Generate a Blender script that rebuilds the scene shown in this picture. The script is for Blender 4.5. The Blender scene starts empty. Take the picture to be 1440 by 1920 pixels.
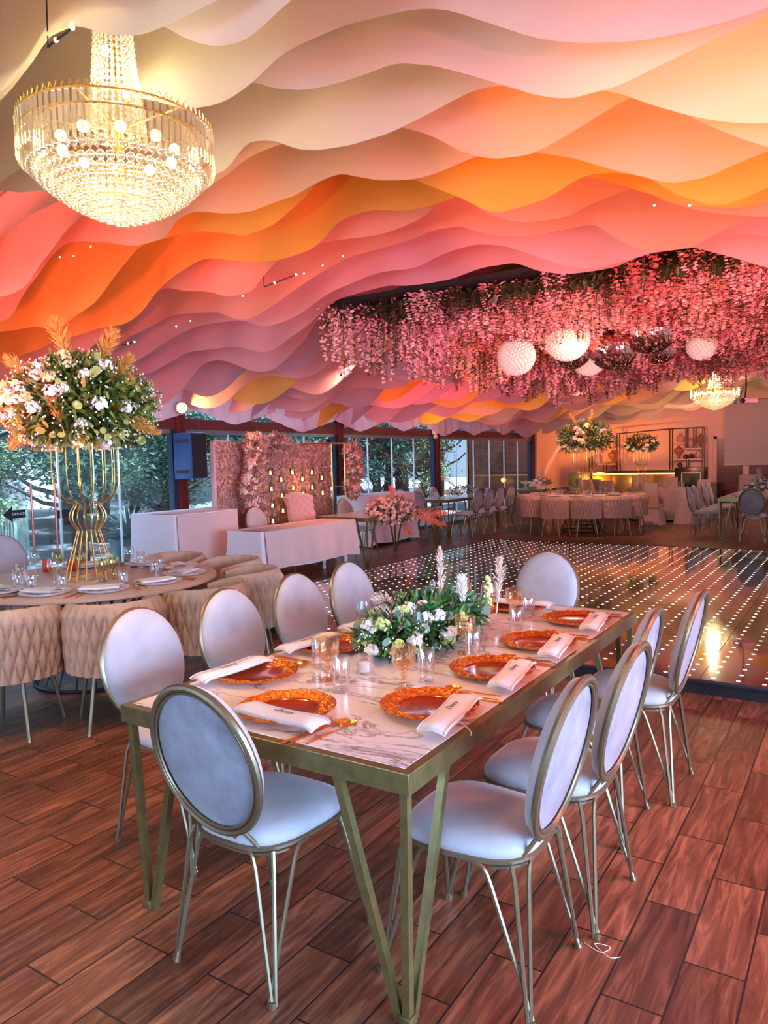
import bpy, bmesh, math, random
from mathutils import Vector, Matrix, noise
R=math.radians; PI=math.pi; LOG=None
sc=bpy.context.scene; col=sc.collection
# ------------------------------------------------------------------ camera
YAW,PITCH,ROLL,FPX,EYE=.5758,.0697,.0242,1394.6,1.607
F2=Vector((-math.sin(YAW),math.cos(YAW),0)); R0=Vector((math.cos(YAW),math.sin(YAW),0))
FW=F2*math.cos(PITCH)+Vector((0,0,-math.sin(PITCH))); U0=R0.cross(FW)
RT=R0*math.cos(ROLL)-U0*math.sin(ROLL); UP=R0*math.sin(ROLL)+U0*math.cos(ROLL)
cd=bpy.data.cameras.new('camera'); cam=bpy.data.objects.new('camera',cd); col.objects.link(cam)
cd.sensor_fit='VERTICAL'; cd.sensor_height=36; cd.lens=FPX/1920*36; cd.clip_end=300
cam.matrix_world=Matrix(((RT.x,UP.x,-FW.x,0),(RT.y,UP.y,-FW.y,0),(RT.z,UP.z,-FW.z,EYE),(0,0,0,1)))
sc.camera=cam
def ray(x,y): return RT*((x-720)/FPX)+UP*((960-y)/FPX)+FW
E0=Vector((0,0,EYE))
def at(x,y,z=0): d=ray(x,y); return E0+d*((z-EYE)/d.z)
def onx(x,y,X): d=ray(x,y); return E0+d*(X/d.x)
def ony(x,y,Y): d=ray(x,y); return E0+d*(Y/d.y)
def atd(x,y,D): d=ray(x,y); return E0+d*(D/(d.dot(F2)))
# ------------------------------------------------------------------ view, world
sc.view_settings.view_transform='Standard'; sc.view_settings.look='None'
sc.view_settings.gamma=1; sc.view_settings.use_curve_mapping=False
sc.view_settings.exposure=EXPO=0.0
w=bpy.data.worlds.new('sky'); sc.world=w; w.use_nodes=True
bg=w.node_tree.nodes['Background']; bg.inputs[0].default_value=(.50,.72,1,1); bg.inputs[1].default_value=1.0
def light(name,kind,loc,tgt,color,power,size=.1,size_y=None,angle=60,blend=.6,shape='SQUARE'):
    l=bpy.data.lights.new(name,kind); o=bpy.data.objects.new(name,l); col.objects.link(o)
    o.location=loc; l.color=color; l.energy=power
    if kind=='AREA':
        l.size=size
        if size_y: l.shape='RECTANGLE'; l.size_y=size_y
    elif kind=='SPOT': l.spot_size=R(angle); l.spot_blend=blend; l.shadow_soft_size=size
    elif kind=='POINT': l.shadow_soft_size=size
    if tgt is not None: o.rotation_euler=(Vector(tgt)-Vector(loc)).to_track_quat('-Z','Y').to_euler()
    return o
# daylight through the open side of the hall, right of and behind the camera
light('daylight_right','AREA',(4.6,1.5,1.5),(-2,2.4,0),(.36,.60,1),430,6,2.0).data.spread=R(95)
light('daylight_back','AREA',(-2.5,-4.5,1.6),(-2,3,0),(.40,.62,1),90,6,2.0).data.spread=R(95)
# daylight entering from the garden behind the window wall, and sun on the garden
light('daylight_garden','AREA',(-11.5,9,5.2),(-6,10,0),(.45,.68,1),900,14,3)
sn=light('sun','SUN',(0,0,20),(-12,2.5,0),(.74,.88,1),13); sn.data.angle=R(3)
# coloured wash on ceiling, flowers and back wall: unseen spots added for party light
PINK=(1,.13,.17); ORNG=(1,.22,.002)
light('pink_wash','SPOT',(2.4,-1.2,1.9),(-3.6,4.2,5.2),PINK,420,.15,angle=72,blend=.5)
light('pink_wash','SPOT',(2.4,6,1.9),(-3.6,10.5,5.0),PINK,1300,.15,angle=70,blend=.5)
light('pink_wash','SPOT',(2.4,14,1.9),(-3.6,19.5,5.0),PINK,1200,.15,angle=70,blend=.5)
light('pink_wash','SPOT',(-4.9,2.0,1.9),(-7.0,7.5,4.6),PINK,420,.15,angle=80,blend=.6)
light('pink_wash','SPOT',(-5.5,10.0,1.9),(-7.3,13.5,4.6),PINK,330,.15,angle=80,blend=.6)
light('orange_wash','SPOT',(-.3,1.5,1.6),(-1.1,4.8,3.45),ORNG,760,.1,angle=44,blend=.5)
light('mauve_wash','SPOT',(1.9,-.6,1.4),(.1,2.7,3.7),(1,.14,.36),520,.1,angle=60,blend=.7)
light('pink_wash','SPOT',(-2.2,3.6,1.5),(-4.4,7.0,3.6),PINK,330,.1,angle=75,blend=.6)
light('orange_wash','SPOT',(-3.0,.6,.9),(-7.0,5.2,2.95),ORNG,230,.1,angle=28,blend=.7)
light('orange_wash','SPOT',(-1.9,1.1,1.5),(-4.3,4.6,3.3),ORNG,360,.1,angle=30,blend=.7)
light('amber_wash','SPOT',(-8.1,13.2,1.9),(-7.4,14.8,2.6),(1,.45,.03),220,.1,angle=80,blend=.7)
light('amber_wash','SPOT',(-7.0,17.0,1.2),(-4.6,20.0,3.0),(1,.45,.04),500,.1,angle=60,blend=.7)
light('amber_wash','SPOT',(-7.9,23.6,.9),(-8.0,26.8,1.6),(1,.30,.03),420,.1,angle=110,blend=.8)
light('amber_wash','SPOT',(-3.6,8.8,2.2),(-4.2,8.9,3.3),(1,.4,.1),60,.1,angle=120,blend=.8)
light('rose_wash','SPOT',(-4.6,22.2,2.2),(-5.0,26.8,2.4),(1,.38,.26),260,.1,angle=110,blend=.8)
light('flower_wash','SPOT',(.8,4.2,1.0),(-2.2,8.5,3.0),(1,.24,.20),900,.1,angle=60,blend=.7)
light('warm_fill','POINT',(1.9,3.4,1.5),None,(1,.24,.08),150,.3)  # fill added to warm the chairs and right floor
light('amber_fill','SPOT',(-3.1,1.6,2.75),(-3.3,1.9,0),(1,.36,.06),130,.08,angle=75,blend=.9)  # unseen fills added overhead to tint floor, table and chairs
light('red_fill','SPOT',(1.2,3.6,2.7),(.1,3.0,0),(1,.16,.08),260,.1,angle=85,blend=.9)
light('amber_fill','SPOT',(-1.9,2.3,3.0),(-1.9,2.9,0),(1,.45,.22),70,.08,angle=80,blend=.9)
light('rose_fill','SPOT',(-5.9,8.4,2.95),(-7.4,9.0,.6),(1,.42,.28),170,.03,angle=95,blend=.8)  # added fills brightening the clothed tables and the far tables
light('rose_fill','SPOT',(-4.6,14.2,2.95),(-4.9,16.5,.4),(1,.46,.34),260,.03,angle=110,blend=.8)
# ------------------------------------------------------------------ helpers
def tag(o,label=None,cat=None,group=None,kind=None):
    if label and LOG is not None and not 4<=len(label.split())<=16: LOG.append(label)
    if label: o['label']=label
    if cat: o['category']=cat
    if group: o['group']=group
    if kind: o['kind']=kind
    return o
def empty(name,loc=(0,0,0),rz=0):
    o=bpy.data.objects.new(name,None); o.empty_display_size=.1; col.objects.link(o); o.location=loc; o.rotation_euler=(0,0,rz); return o
def kids(o): return list(o.children)
CH={}
def copy_tree(o,parent=None,ch=None):
    c=o.copy(); col.objects.link(c); c.parent=parent
    for k in CH.get(o.name,[]): 
        d=copy_tree(k,c); CH.setdefault(c.name,[]).append(d)
    return c
class MB:
    def __init__(s): s.v=[]; s.f=[]; s.m=[]; s.cm=0
    def add(s,vs,fs,M=None):
        b=len(s.v)
        s.v+= [tuple(M@Vector(p)) for p in vs] if M is not None else [tuple(p) for p in vs]
        s.f+=[tuple(i+b for i in f) for f in fs]; s.m+=[s.cm]*len(fs); return s
    def box(s,a,b,M=None):
        x0,y0,z0=a;x1,y1,z1=b
        return s.add([(x0,y0,z0),(x1,y0,z0),(x1,y1,z0),(x0,y1,z0),(x0,y0,z1),(x1,y0,z1),(x1,y1,z1),(x0,y1,z1)],
          [(0,3,2,1),(4,5,6,7),(0,1,5,4),(1,2,6,5),(2,3,7,6),(3,0,4,7)],M)
    def bbox(s,a,b,r=.004,M=None,seg=2):
        bm=bmesh.new(); bmesh.ops.create_cube(bm,size=1)
        for v in bm.verts: v.co=Vector((a[i]+(b[i]-a[i])*(v.co[i]+.5) for i in range(3)))
        bmesh.ops.bevel(bm,geom=bm.edges[:],offset=r,segments=seg,profile=.5,affect='EDGES')
        bm.verts.index_update(); s.add([v.co[:] for v in bm.verts],[[v.index for v in f.verts] for f in bm.faces],M); bm.free(); return s
    def tube(s,pts,r,n=8,closed=False,caps=True,sq=False):
        pts=[Vector(p) for p in pts]; N=len(pts); rr=r if isinstance(r,(list,tuple)) else [r]*N
        vs=[];up=None
        if sq: n=4
        for i,p in enumerate(pts):
            if closed: t=pts[(i+1)%N]-pts[i-1]
            else: t=(pts[min(i+1,N-1)]-pts[max(i-1,0)])
            if t.length<1e-9: t=Vector((0,0,1))
            t.normalize()
            if up is None:
                up=Vector((0,0,1)) if abs(t.z)<.9 else Vector((1,0,0))
            a=(up-t*up.dot(t)); a.normalize(); b=t.cross(a); up=a
            for k in range(n):
                an=2*PI*(k+(.5 if sq else 0))/n; vs.append(p+(a*math.cos(an)+b*math.sin(an))*rr[i]*(1.414 if sq else 1))
        fs=[]
        for i in range(N if closed else N-1):
            j=(i+1)%N
            for k in range(n): fs.append((i*n+k,i*n+(k+1)%n,j*n+(k+1)%n,j*n+k))
        if caps and not closed: fs+=[tuple(range(n))[::-1],tuple((N-1)*n+k for k in range(n))]
        return s.add(vs,fs)
    def lathe(s,prof,n=24,M=None,wob=None,cap=False):
        vs=[];fs=[];P=len(prof)
        for k in range(n):
            a=2*PI*k/n
            for i,(r,z) in enumerate(prof):
                q=r*(1+(wob(a,i) if wob else 0)); vs.append((q*math.cos(a),q*math.sin(a),z))
        for k in range(n):
            j=(k+1)%n
            for i in range(P-1): fs.append((k*P+i,j*P+i,j*P+i+1,k*P+i+1))
        return s.add(vs,fs,M)
    def ball(s,c,r,n=8,m=6,sx=1,sy=1,sz=1):
        vs=[(c[0],c[1],c[2]+r*sz)];fs=[]
        for i in range(1,m):
            t=PI*i/m
            for k in range(n): a=2*PI*k/n; vs.append((c[0]+r*sx*math.sin(t)*math.cos(a),c[1]+r*sy*math.sin(t)*math.sin(a),c[2]+r*sz*math.cos(t)))
        vs.append((c[0],c[1],c[2]-r*sz)); L=len(vs)-1
        for k in range(n): fs.append((0,1+k,1+(k+1)%n)); fs.append((L,L-n+(k+1)%n,L-n+k))
        for i in range(m-2):
            for k in range(n): a=1+i*n+k;b=1+i*n+(k+1)%n; fs.append((a,a+n,b+n,b))
        return s.add(vs,fs)
    def grid(s,fn,nu,nv,M=None,closeu=False):
        vs=[fn(i/(nu if closeu else nu-1),j/(nv-1)) for i in range(nu) for j in range(nv)]; fs=[]
        for i in range(nu if closeu else nu-1):
            k=(i+1)%nu
            for j in range(nv-1): fs.append((i*nv+j,k*nv+j,k*nv+j+1,i*nv+j+1))
        return s.add(vs,fs,M)
    def leaf(s,p,d,nrm,L,W,bend=.2):
        d=d.normalized(); sd=d.cross(nrm)
        if sd.length<1e-4: sd=Vector((1,0,0))
        sd.normalize(); n=sd.cross(d)
        return s.add([p,p+d*L*.45+sd*W*.5+n*bend*L*.15,p+d*L,p+d*L*.45-sd*W*.5+n*bend*L*.15],[(0,1,2,3)])
    def disc(s,p,n,r,k=7):
        n=n.normalized(); a=n.orthogonal().normalized(); b=n.cross(a)
        return s.add([p+(a*math.cos(2*PI*i/k)+b*math.sin(2*PI*i/k))*r for i in range(k)],[tuple(range(k))])
    def build(s,name,mat,parent=None,smooth=True,loc=None,ang=40):
        me=bpy.data.meshes.new(name); me.from_pydata(s.v,[],s.f); 
        mats=mat if isinstance(mat,(list,tuple)) else [mat]
        for m in mats: me.materials.append(m)
        if len(mats)>1: me.polygons.foreach_set('material_index',s.m)
        if smooth: me.polygons.foreach_set('use_smooth',[True]*len(me.polygons)); me.set_sharp_from_angle(angle=R(ang))
        me.update(); o=bpy.data.objects.new(name,me); col.objects.link(o)
        if parent is not None: o.parent=parent; CH.setdefault(parent.name,[]).append(o)
        if loc is not None: o.location=loc
        return o
def struct(o): o['kind']='structure'; return o
# ------------------------------------------------------------------ materials
def mat(name,c=(.8,.8,.8),rough=.5,metal=0,emit=None,es=0,var=0,vs=8,bump=0,bs=60,alpha=None,spec=.5,sheen=0,coat=0,subs=0,stretch=None):
    m=bpy.data.materials.new(name); m.use_nodes=True; nt=m.node_tree; N=nt.nodes; L=nt.links; b=N['Principled BSDF']
    b.inputs['Base Color'].default_value=(*c,1); b.inputs['Roughness'].default_value=rough; b.inputs['Metallic'].default_value=metal
    b.inputs['Specular IOR Level'].default_value=spec
    if sheen: b.inputs['Sheen Weight'].default_value=sheen; b.inputs['Sheen Roughness'].default_value=.4
    if coat: b.inputs['Coat Weight'].default_value=coat; b.inputs['Coat Roughness'].default_value=.08
    if emit: b.inputs['Emission Color'].default_value=(*emit,1); b.inputs['Emission Strength'].default_value=es
    if var or bump:
        tc=N.new('ShaderNodeTexCoord'); mp=N.new('ShaderNodeMapping'); L.new(tc.outputs['Object'],mp.inputs[0])
        if stretch: mp.inputs['Scale'].default_value=stretch
    if var:
        nz=N.new('ShaderNodeTexNoise'); nz.inputs['Scale'].default_value=vs; nz.inputs['Detail'].default_value=6; L.new(mp.outputs[0],nz.inputs[0])
        cr=N.new('ShaderNodeValToRGB'); L.new(nz.outputs[0],cr.inputs[0])
        cr.color_ramp.elements[0].position=.3; cr.color_ramp.elements[1].position=.7
        cr.color_ramp.elements[0].color=(*[x*(1-var) for x in c],1); cr.color_ramp.elements[1].color=(*[min(1,x*(1+var)) for x in c],1)
        L.new(cr.outputs[0],b.inputs['Base Color'])
    if bump:
        n2=N.new('ShaderNodeTexNoise'); n2.inputs['Scale'].default_value=bs; n2.inputs['Detail'].default_value=4; L.new(mp.outputs[0],n2.inputs[0])
        bp=N.new('ShaderNodeBump'); bp.inputs['Strength'].default_value=bump; bp.inputs['Distance'].default_value=.01
        L.new(n2.outputs[0],bp.inputs['Height']); L.new(bp.outputs[0],b.inputs['Normal'])
    return m
def thin(name,tint,gloss=.12,rough=.03,body=None,bodyf=0,fr=.7):
    """thin glass: tinted see-through with a fresnel sheen"""
    m=bpy.data.materials.new(name); m.use_nodes=True; nt=m.node_tree; N=nt.nodes; L=nt.links; N.clear()
    o=N.new('ShaderNodeOutputMaterial'); t=N.new('ShaderNodeBsdfTransparent'); g=N.new('ShaderNodeBsdfGlossy'); x=N.new('ShaderNodeMixShader'); lw=N.new('ShaderNodeLayerWeight'); lw.inputs[0].default_value=.35
    t.inputs[0].default_value=(*tint,1); g.inputs[0].default_value=(1,1,1,1); g.inputs['Roughness'].default_value=rough
    ma=N.new('ShaderNodeMath'); ma.operation='MULTIPLY_ADD'; ma.inputs[1].default_value=fr; ma.inputs[2].default_value=gloss; ma.use_clamp=True
    L.new(lw.outputs['Facing'],ma.inputs[0]); L.new(ma.outputs[0],x.inputs[0]); L.new(t.outputs[0],x.inputs[1]); L.new(g.outputs[0],x.inputs[2])
    out=x
    if body:
        d=N.new('ShaderNodeBsdfTranslucent'); d.inputs[0].default_value=(*body,1); y=N.new('ShaderNodeMixShader'); y.inputs[0].default_value=bodyf
        L.new(x.outputs[0],y.inputs[1]); L.new(d.outputs[0],y.inputs[2]); out=y
    L.new(out.outputs[0],o.inputs[0]); return m
def cloth_mat(name,c,tr=.3,bump=.15,bs=30):
    m=bpy.data.materials.new(name); m.use_nodes=True; nt=m.node_tree; N=nt.nodes; L=nt.links; N.clear()
    o=N.new('ShaderNodeOutputMaterial'); d=N.new('ShaderNodeBsdfDiffuse'); t=N.new('ShaderNodeBsdfTranslucent'); x=N.new('ShaderNodeMixShader'); x.inputs[0].default_value=tr
    tc=N.new('ShaderNodeTexCoord'); nz=N.new('ShaderNodeTexNoise'); nz.inputs['Scale'].default_value=bs; nz.inputs['Detail'].default_value=5
    mp=N.new('ShaderNodeMapping'); mp.inputs['Scale'].default_value=(1,1,.25)
    L.new(tc.outputs['Object'],mp.inputs[0]); L.new(mp.outputs[0],nz.inputs[0]); bp=N.new('ShaderNodeBump'); bp.inputs['Strength'].default_value=bump; bp.inputs['Distance'].default_value=.02; L.new(nz.outputs[0],bp.inputs['Height'])
    for q in (d,t): q.inputs[0].default_value=(*c,1); L.new(bp.outputs[0],q.inputs['Normal'])
    L.new(d.outputs[0],x.inputs[1]); L.new(t.outputs[0],x.inputs[2]); L.new(x.outputs[0],o.inputs[0]); return m
GOLD=mat('gold_metal',(.85,.55,.18),.28,1); BRONZE=mat('bronze_paint',(.27,.21,.125),.34,.75,var=.1); OLIVE=mat('olive_gold_paint',(.20,.155,.055),.30,.55,var=.2,vs=20)
TRIMG=mat('gold_trim',(.75,.42,.10),.3,.8); VELV=mat('grey_velvet',(.43,.41,.43),.75,var=.14,vs=7,sheen=.6,bump=.15,bs=120); VELB=mat('taupe_velvet',(.25,.25,.29),.8,var=.32,vs=9,sheen=.5,bump=.2,bs=90)
DARKM=mat('dark_steel',(.035,.03,.035),.35,.6); WIRE=mat('brass_wire',(.95,.62,.16),.22,1)
WHITE=mat('white_linen',(.85,.82,.84),.8,bump=.1,bs=150); COPPER=mat('copper_plate',(.46,.07,.01),.16,.6,coat=.6); CRIM=mat('embossed_copper_gold',(.92,.32,.05),.20,.9,bump=.9,bs=75)
BLACKT=mat('black_ink',(.01,.01,.01),.6); ROSEG=mat('rose_gold_cutlery',(.85,.36,.16),.22,1); GOLDC=mat('gold_cutlery',(.95,.68,.18),.18,1)
def marble():
    m=mat('white_marble',(.9,.87,.86),.12,coat=.3); nt=m.node_tree;N=nt.nodes;L=nt.links;b=N['Principled BSDF']
    tc=N.new('ShaderNodeTexCoord'); mp=N.new('ShaderNodeMapping'); mp.inputs['Rotation'].default_value=(0,0,.5); mp.inputs['Scale'].default_value=(1.1,2.4,1); L.new(tc.outputs['Object'],mp.inputs[0])
    nz=N.new('ShaderNodeTexNoise'); nz.inputs['Scale'].default_value=2.2; nz.inputs['Detail'].default_value=9; nz.inputs['Roughness'].default_value=.62; nz.inputs['Distortion'].default_value=.9; L.new(mp.outputs[0],nz.inputs[0])
    s=N.new('ShaderNodeMath'); s.operation='SUBTRACT'; s.inputs[1].default_value=.5; L.new(nz.outputs[0],s.inputs[0]); a=N.new('ShaderNodeMath'); a.operation='ABSOLUTE'; L.new(s.outputs[0],a.inputs[0])
    n3=N.new('ShaderNodeTexNoise'); n3.inputs['Scale'].default_value=1.7; L.new(mp.outputs[0],n3.inputs[0])
    cr=N.new('ShaderNodeValToRGB'); e=cr.color_ramp.elements; e[0].position=0; e[0].color=(.20,.16,.16,1); e[1].position=.035; e[1].color=(.88,.85,.85,1)
    q=cr.color_ramp.elements.new(.010); q.color=(.55,.47,.46,1)
    L.new(a.outputs[0],cr.inputs[0])
    mx=N.new('ShaderNodeMix'); mx.data_type='RGBA'; mx.inputs['B'].default_value=(.88,.85,.85,1); c2=N.new('ShaderNodeValToRGB'); c2.color_ramp.elements[0].position=.45; c2.color_ramp.elements[1].position=.56
    L.new(n3.outputs[0],c2.inputs[0]); L.new(c2.outputs[0],mx.inputs['Factor']); L.new(cr.outputs[0],mx.inputs['A']); L.new(mx.outputs['Result'],b.inputs['Base Color']); return m
MARBLE=marble()
GLASSC=thin('clear_glass',(.97,.97,.97),.06); GLASSA=thin('amber_glass',(1,.80,.58),.10,body=(1,.6,.3),bodyf=.15); GLASSO=thin('orange_glass',(1,.45,.18),.10,body=(1,.35,.1),bodyf=.25); GLASSG=thin('olive_glass',(.68,.64,.38),.12)
PANE=thin('window_glass',(.93,.98,1),.02,fr=.09)
CRYST=thin('crystal',(1,.98,.92),.22,.05,body=(1,.90,.68),bodyf=.08)
# ------------------------------------------------------------------ floor and dance floor
def floor_mat():
    m=mat('wood_plank_tile',(.3,.1,.05),.32); nt=m.node_tree;N=nt.nodes;L=nt.links;b=N['Principled BSDF']
    tc=N.new('ShaderNodeTexCoord'); sp=N.new('ShaderNodeSeparateXYZ'); L.new(tc.outputs['Object'],sp.inputs[0])
    def add(o,c): q=N.new('ShaderNodeMath'); q.operation='ADD'; q.inputs[1].default_value=c; L.new(o,q.inputs[0]); return q.outputs[0]
    cb=N.new('ShaderNodeCombineXYZ'); L.new(add(sp.outputs[1],.09+55),cb.inputs[0]); L.new(add(sp.outputs[0],18.46),cb.inputs[1])
    br=N.new('ShaderNodeTexBrick'); L.new(cb.outputs[0],br.inputs[0]); br.offset=.5; br.inputs['Scale'].default_value=1; br.inputs['Brick Width'].default_value=.55; br.inputs['Row Height'].default_value=.18
    br.inputs['Mortar Size'].default_value=.0038; br.inputs['Mortar Smooth'].default_value=.2; br.inputs['Color1'].default_value=(0,0,0,1); br.inputs['Color2'].default_value=(1,1,1,1); br.inputs['Mortar'].default_value=(.5,.5,.5,1)
    # grain, shifted per tile
    sv=N.new('ShaderNodeVectorMath'); sv.operation='MULTIPLY'; sv.inputs[1].default_value=(1.6,14,1); L.new(cb.outputs[0],sv.inputs[0])
    of=N.new('ShaderNodeVectorMath'); of.operation='MULTIPLY_ADD'; of.inputs[1].default_value=(7,13,23); L.new(br.outputs['Color'],of.inputs[0]); L.new(sv.outputs[0],of.inputs[2])
    nz=N.new('ShaderNodeTexNoise'); nz.inputs['Scale'].default_value=1.6; nz.inputs['Detail'].default_value=9; nz.inputs['Roughness'].default_value=.65; nz.inputs['Distortion'].default_value=1.2; L.new(of.outputs[0],nz.inputs[0])
    cr=N.new('ShaderNodeValToRGB'); e=cr.color_ramp.elements; e[0].position=.28; e[0].color=(.05,.018,.012,1); e[1].position=.72; e[1].color=(.47,.185,.09,1); q=e.new(.5); q.color=(.20,.068,.033,1)
    L.new(nz.outputs[0],cr.inputs[0])
    hs=N.new('ShaderNodeHueSaturation'); mr=N.new('ShaderNodeMapRange'); mr.inputs[3].default_value=.55; mr.inputs[4].default_value=1.25; L.new(br.outputs['Color'],mr.inputs[0]); L.new(mr.outputs[0],hs.inputs['Value']); L.new(cr.outputs[0],hs.inputs['Color'])
    mx=N.new('ShaderNodeMix'); mx.data_type='RGBA'; L.new(br.outputs['Fac'],mx.inputs['Factor']); L.new(hs.outputs[0],mx.inputs['A']); mx.inputs['B'].default_value=(.02,.013,.012,1); L.new(mx.outputs['Result'],b.inputs['Base Color'])
    rr=N.new('ShaderNodeMapRange'); rr.inputs[3].default_value=.42; rr.inputs[4].default_value=.24; L.new(nz.outputs[0],rr.inputs[0]); L.new(rr.outputs[0],b.inputs['Roughness'])
    sb=N.new('ShaderNodeMath'); sb.operation='SUBTRACT'; L.new(nz.outputs[0],sb.inputs[0]); L.new(br.outputs['Fac'],sb.inputs[1])
    bp=N.new('ShaderNodeBump'); bp.inputs['Strength'].default_value=.35; bp.inputs['Distance'].default_value=.004; L.new(sb.outputs[0],bp.inputs['Height']); L.new(bp.outputs[0],b.inputs['Normal']); return m
fl=MB().box((-8.62,-6,-.1),(6,27,0)).build('floor',floor_mat()); struct(fl)
def dance_mat():
    m=mat('mirror_black_led_panel',(.012,.008,.010),.035,spec=1.0,coat=1.0); nt=m.node_tree;N=nt.nodes;L=nt.links;b=N['Principled BSDF']
    b.inputs['Coat IOR'].default_value=1.75
    tc=N.new('ShaderNodeTexCoord')
    def cell(size,off):
        a=N.new('ShaderNodeVectorMath'); a.operation='SUBTRACT'; a.inputs[1].default_value=off; L.new(tc.outputs['Object'],a.inputs[0])
        d=N.new('ShaderNodeVectorMath'); d.operation='DIVIDE'; d.inputs[1].default_value=(size,size,1); L.new(a.outputs[0],d.inputs[0])
        f=N.new('ShaderNodeVectorMath'); f.operation='FRACTION'; L.new(d.outputs[0],f.inputs[0])
        g=N.new('ShaderNodeVectorMath'); g.operation='SUBTRACT'; g.inputs[1].default_value=(.5,.5,0); L.new(f.outputs[0],g.inputs[0])
        h=N.new('ShaderNodeVectorMath'); h.operation='MULTIPLY'; h.inputs[1].default_value=(1,1,0); L.new(g.outputs[0],h.inputs[0]); return h.outputs[0]
    c=cell(.1531,(-.91,5.20,0)); ln=N.new('ShaderNodeVectorMath'); ln.operation='LENGTH'; L.new(c,ln.inputs[0]); lt=N.new('ShaderNodeMath'); lt.operation='LESS_THAN'; lt.inputs[1].default_value=.085; L.new(ln.outputs['Value'],lt.inputs[0])
    ml=N.new('ShaderNodeMath'); ml.operation='MULTIPLY'; ml.inputs[1].default_value=7; L.new(lt.outputs[0],ml.inputs[0]); b.inputs['Emission Color'].default_value=(1,.82,.66,1); L.new(ml.outputs[0],b.inputs['Emission Strength'])
    p=cell(1.225,(-.91,5.20,0)); ab=N.new('ShaderNodeVectorMath'); ab.operation='ABSOLUTE'; L.new(p,ab.inputs[0]); s2=N.new('ShaderNodeSeparateXYZ'); L.new(ab.outputs[0],s2.inputs[0])
    mx=N.new('ShaderNodeMath'); mx.operation='MAXIMUM'; L.new(s2.outputs[0],mx.inputs[0]); L.new(s2.outputs[1],mx.inputs[1]); gt=N.new('ShaderNodeMath'); gt.operation='GREATER_THAN'; gt.inputs[1].default_value=.4975; L.new(mx.outputs[0],gt.inputs[0])
    r=N.new('ShaderNodeMapRange'); r.inputs[3].default_value=.035; r.inputs[4].default_value=.6; L.new(gt.outputs[0],r.inputs[0]); L.new(r.outputs[0],b.inputs['Roughness'])
    r2=N.new('ShaderNodeMapRange'); r2.inputs[3].default_value=1; r2.inputs[4].default_value=0; L.new(gt.outputs[0],r2.inputs[0]); L.new(r2.outputs[0],b.inputs['Coat Weight'])
    return m
DX0,DX1,DY0,DY1=-5.81,1.54,5.20,12.55
df=empty('dance_floor',(0,0,0)); tag(df,'raised black mirror dance floor dotted with small white star lights','dance floor')
MB().box((DX0,DY0,.085),(DX1,DY1,.1)).build('panel_surface',dance_mat(),df,smooth=False)
MB().box((DX0+.01,DY0+.01,0),(DX1-.01,DY1-.01,.085)).build('base_skirt',mat('black_skirt',(.01,.01,.012),.4),df,smooth=False)
m=MB(); m.bbox((DX0-.012,DY0-.012,.07),(DX1+.012,DY0,.104),.003); m.bbox((DX0-.012,DY0,.07),(DX0,DY1,.104),.003); m.bbox((DX0,DY1,.07),(DX1,DY1+.012,.104),.003); m.build('edge_trim',DARKM,df)
# ------------------------------------------------------------------ shell of the hall
XW=-8.55
REDB=mat('oxblood_painted_steel',(.13,.018,.014),.35,.2,var=.15); NAVY=mat('navy_painted_steel',(.02,.035,.075),.35,.3)
PLAS=mat('apricot_plaster',(.80,.56,.47),.8,var=.04,vs=2,bump=.08,bs=25)
struct(MB().box((-10.7,26.8,0),(6,27,4.6)).build('wall_back',PLAS,smooth=False))
struct(MB().box((-10.7,21.62,0),(-8.46,21.7,3.6)).build('wall_return',PLAS,smooth=False))
struct(MB().box((-10.75,21.55,0),(-8.62,21.62,3.6)).build('wall_facade',mat('bar_reflection_brown',(.12,.065,.045),.5,var=.4,vs=3,stretch=(1,1,10)),smooth=False))  # brown stands in for the bar's reflection in the window glass
struct(MB().box((-10.8,21.55,-.1),(-8.62,27,0)).build('floor_alcove',bpy.data.materials['wood_plank_tile'],smooth=False))
struct(MB().box((-10.8,21.55,0),(-10.7,27,4)).build('wall_alcove_side',PLAS,smooth=False))
ROOFM=cloth_mat('roof_lining',(.70,.55,.50),.1)
m=MB(); m.box((0,-6,0),(6.42,27,.05)); r1=m.build('ceiling_left',ROOFM,smooth=False); r1.location=(-8.75,0,3.15); r1.rotation_euler=(0,-math.atan(.19),0); struct(r1)
m=MB(); m.box((0,-6,0),(6.42,27,.05)); r2=m.build('ceiling_right',ROOFM,smooth=False); r2.location=(3.8,0,3.15); r2.rotation_euler=(0,math.atan(.19),0); r2.scale=(-1,1,1); struct(r2)
m=MB(); m.box((-10.8,21.5,3.6),(-8.6,27,3.65)); struct(m.build('ceiling_alcove',ROOFM,smooth=False))
POSTS=[3.75,7.62,11.60,15.46,21.45]
for i,y in enumerate(POSTS):
    m=MB(); m.cm=0; m.box((XW-.07,y-.085,0),(XW+.09,y+.085,3.25)); m.cm=1; m.box((XW-.06,y-.155,0),(XW+.05,y-.085,3.0)); 
    m.cm=0; m.box((XW-.02,y-.035,0),(XW+.105,y-.02,3.0)); m.box((XW-.02,y+.02,0),(XW+.105,y+.035,3.0))
    o=struct(m.build('trim_%d'%(i+1),[REDB,NAVY],smooth=False))
m=MB(); m.box((XW-.06,-2,2.15),(XW+.06,21.45,2.29)); m.box((XW-.08,-2,2.13),(XW+.085,21.45,2.155)); m.box((XW-.06,-2,2.95),(XW+.06,21.45,3.3)); struct(m.build('trim_6',REDB,smooth=False))
RAIL=mat('grey_aluminium',(.22,.24,.27),.3,.7); EDGE=mat('glass_edge',(.65,.78,.82),.15,.0)
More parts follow.
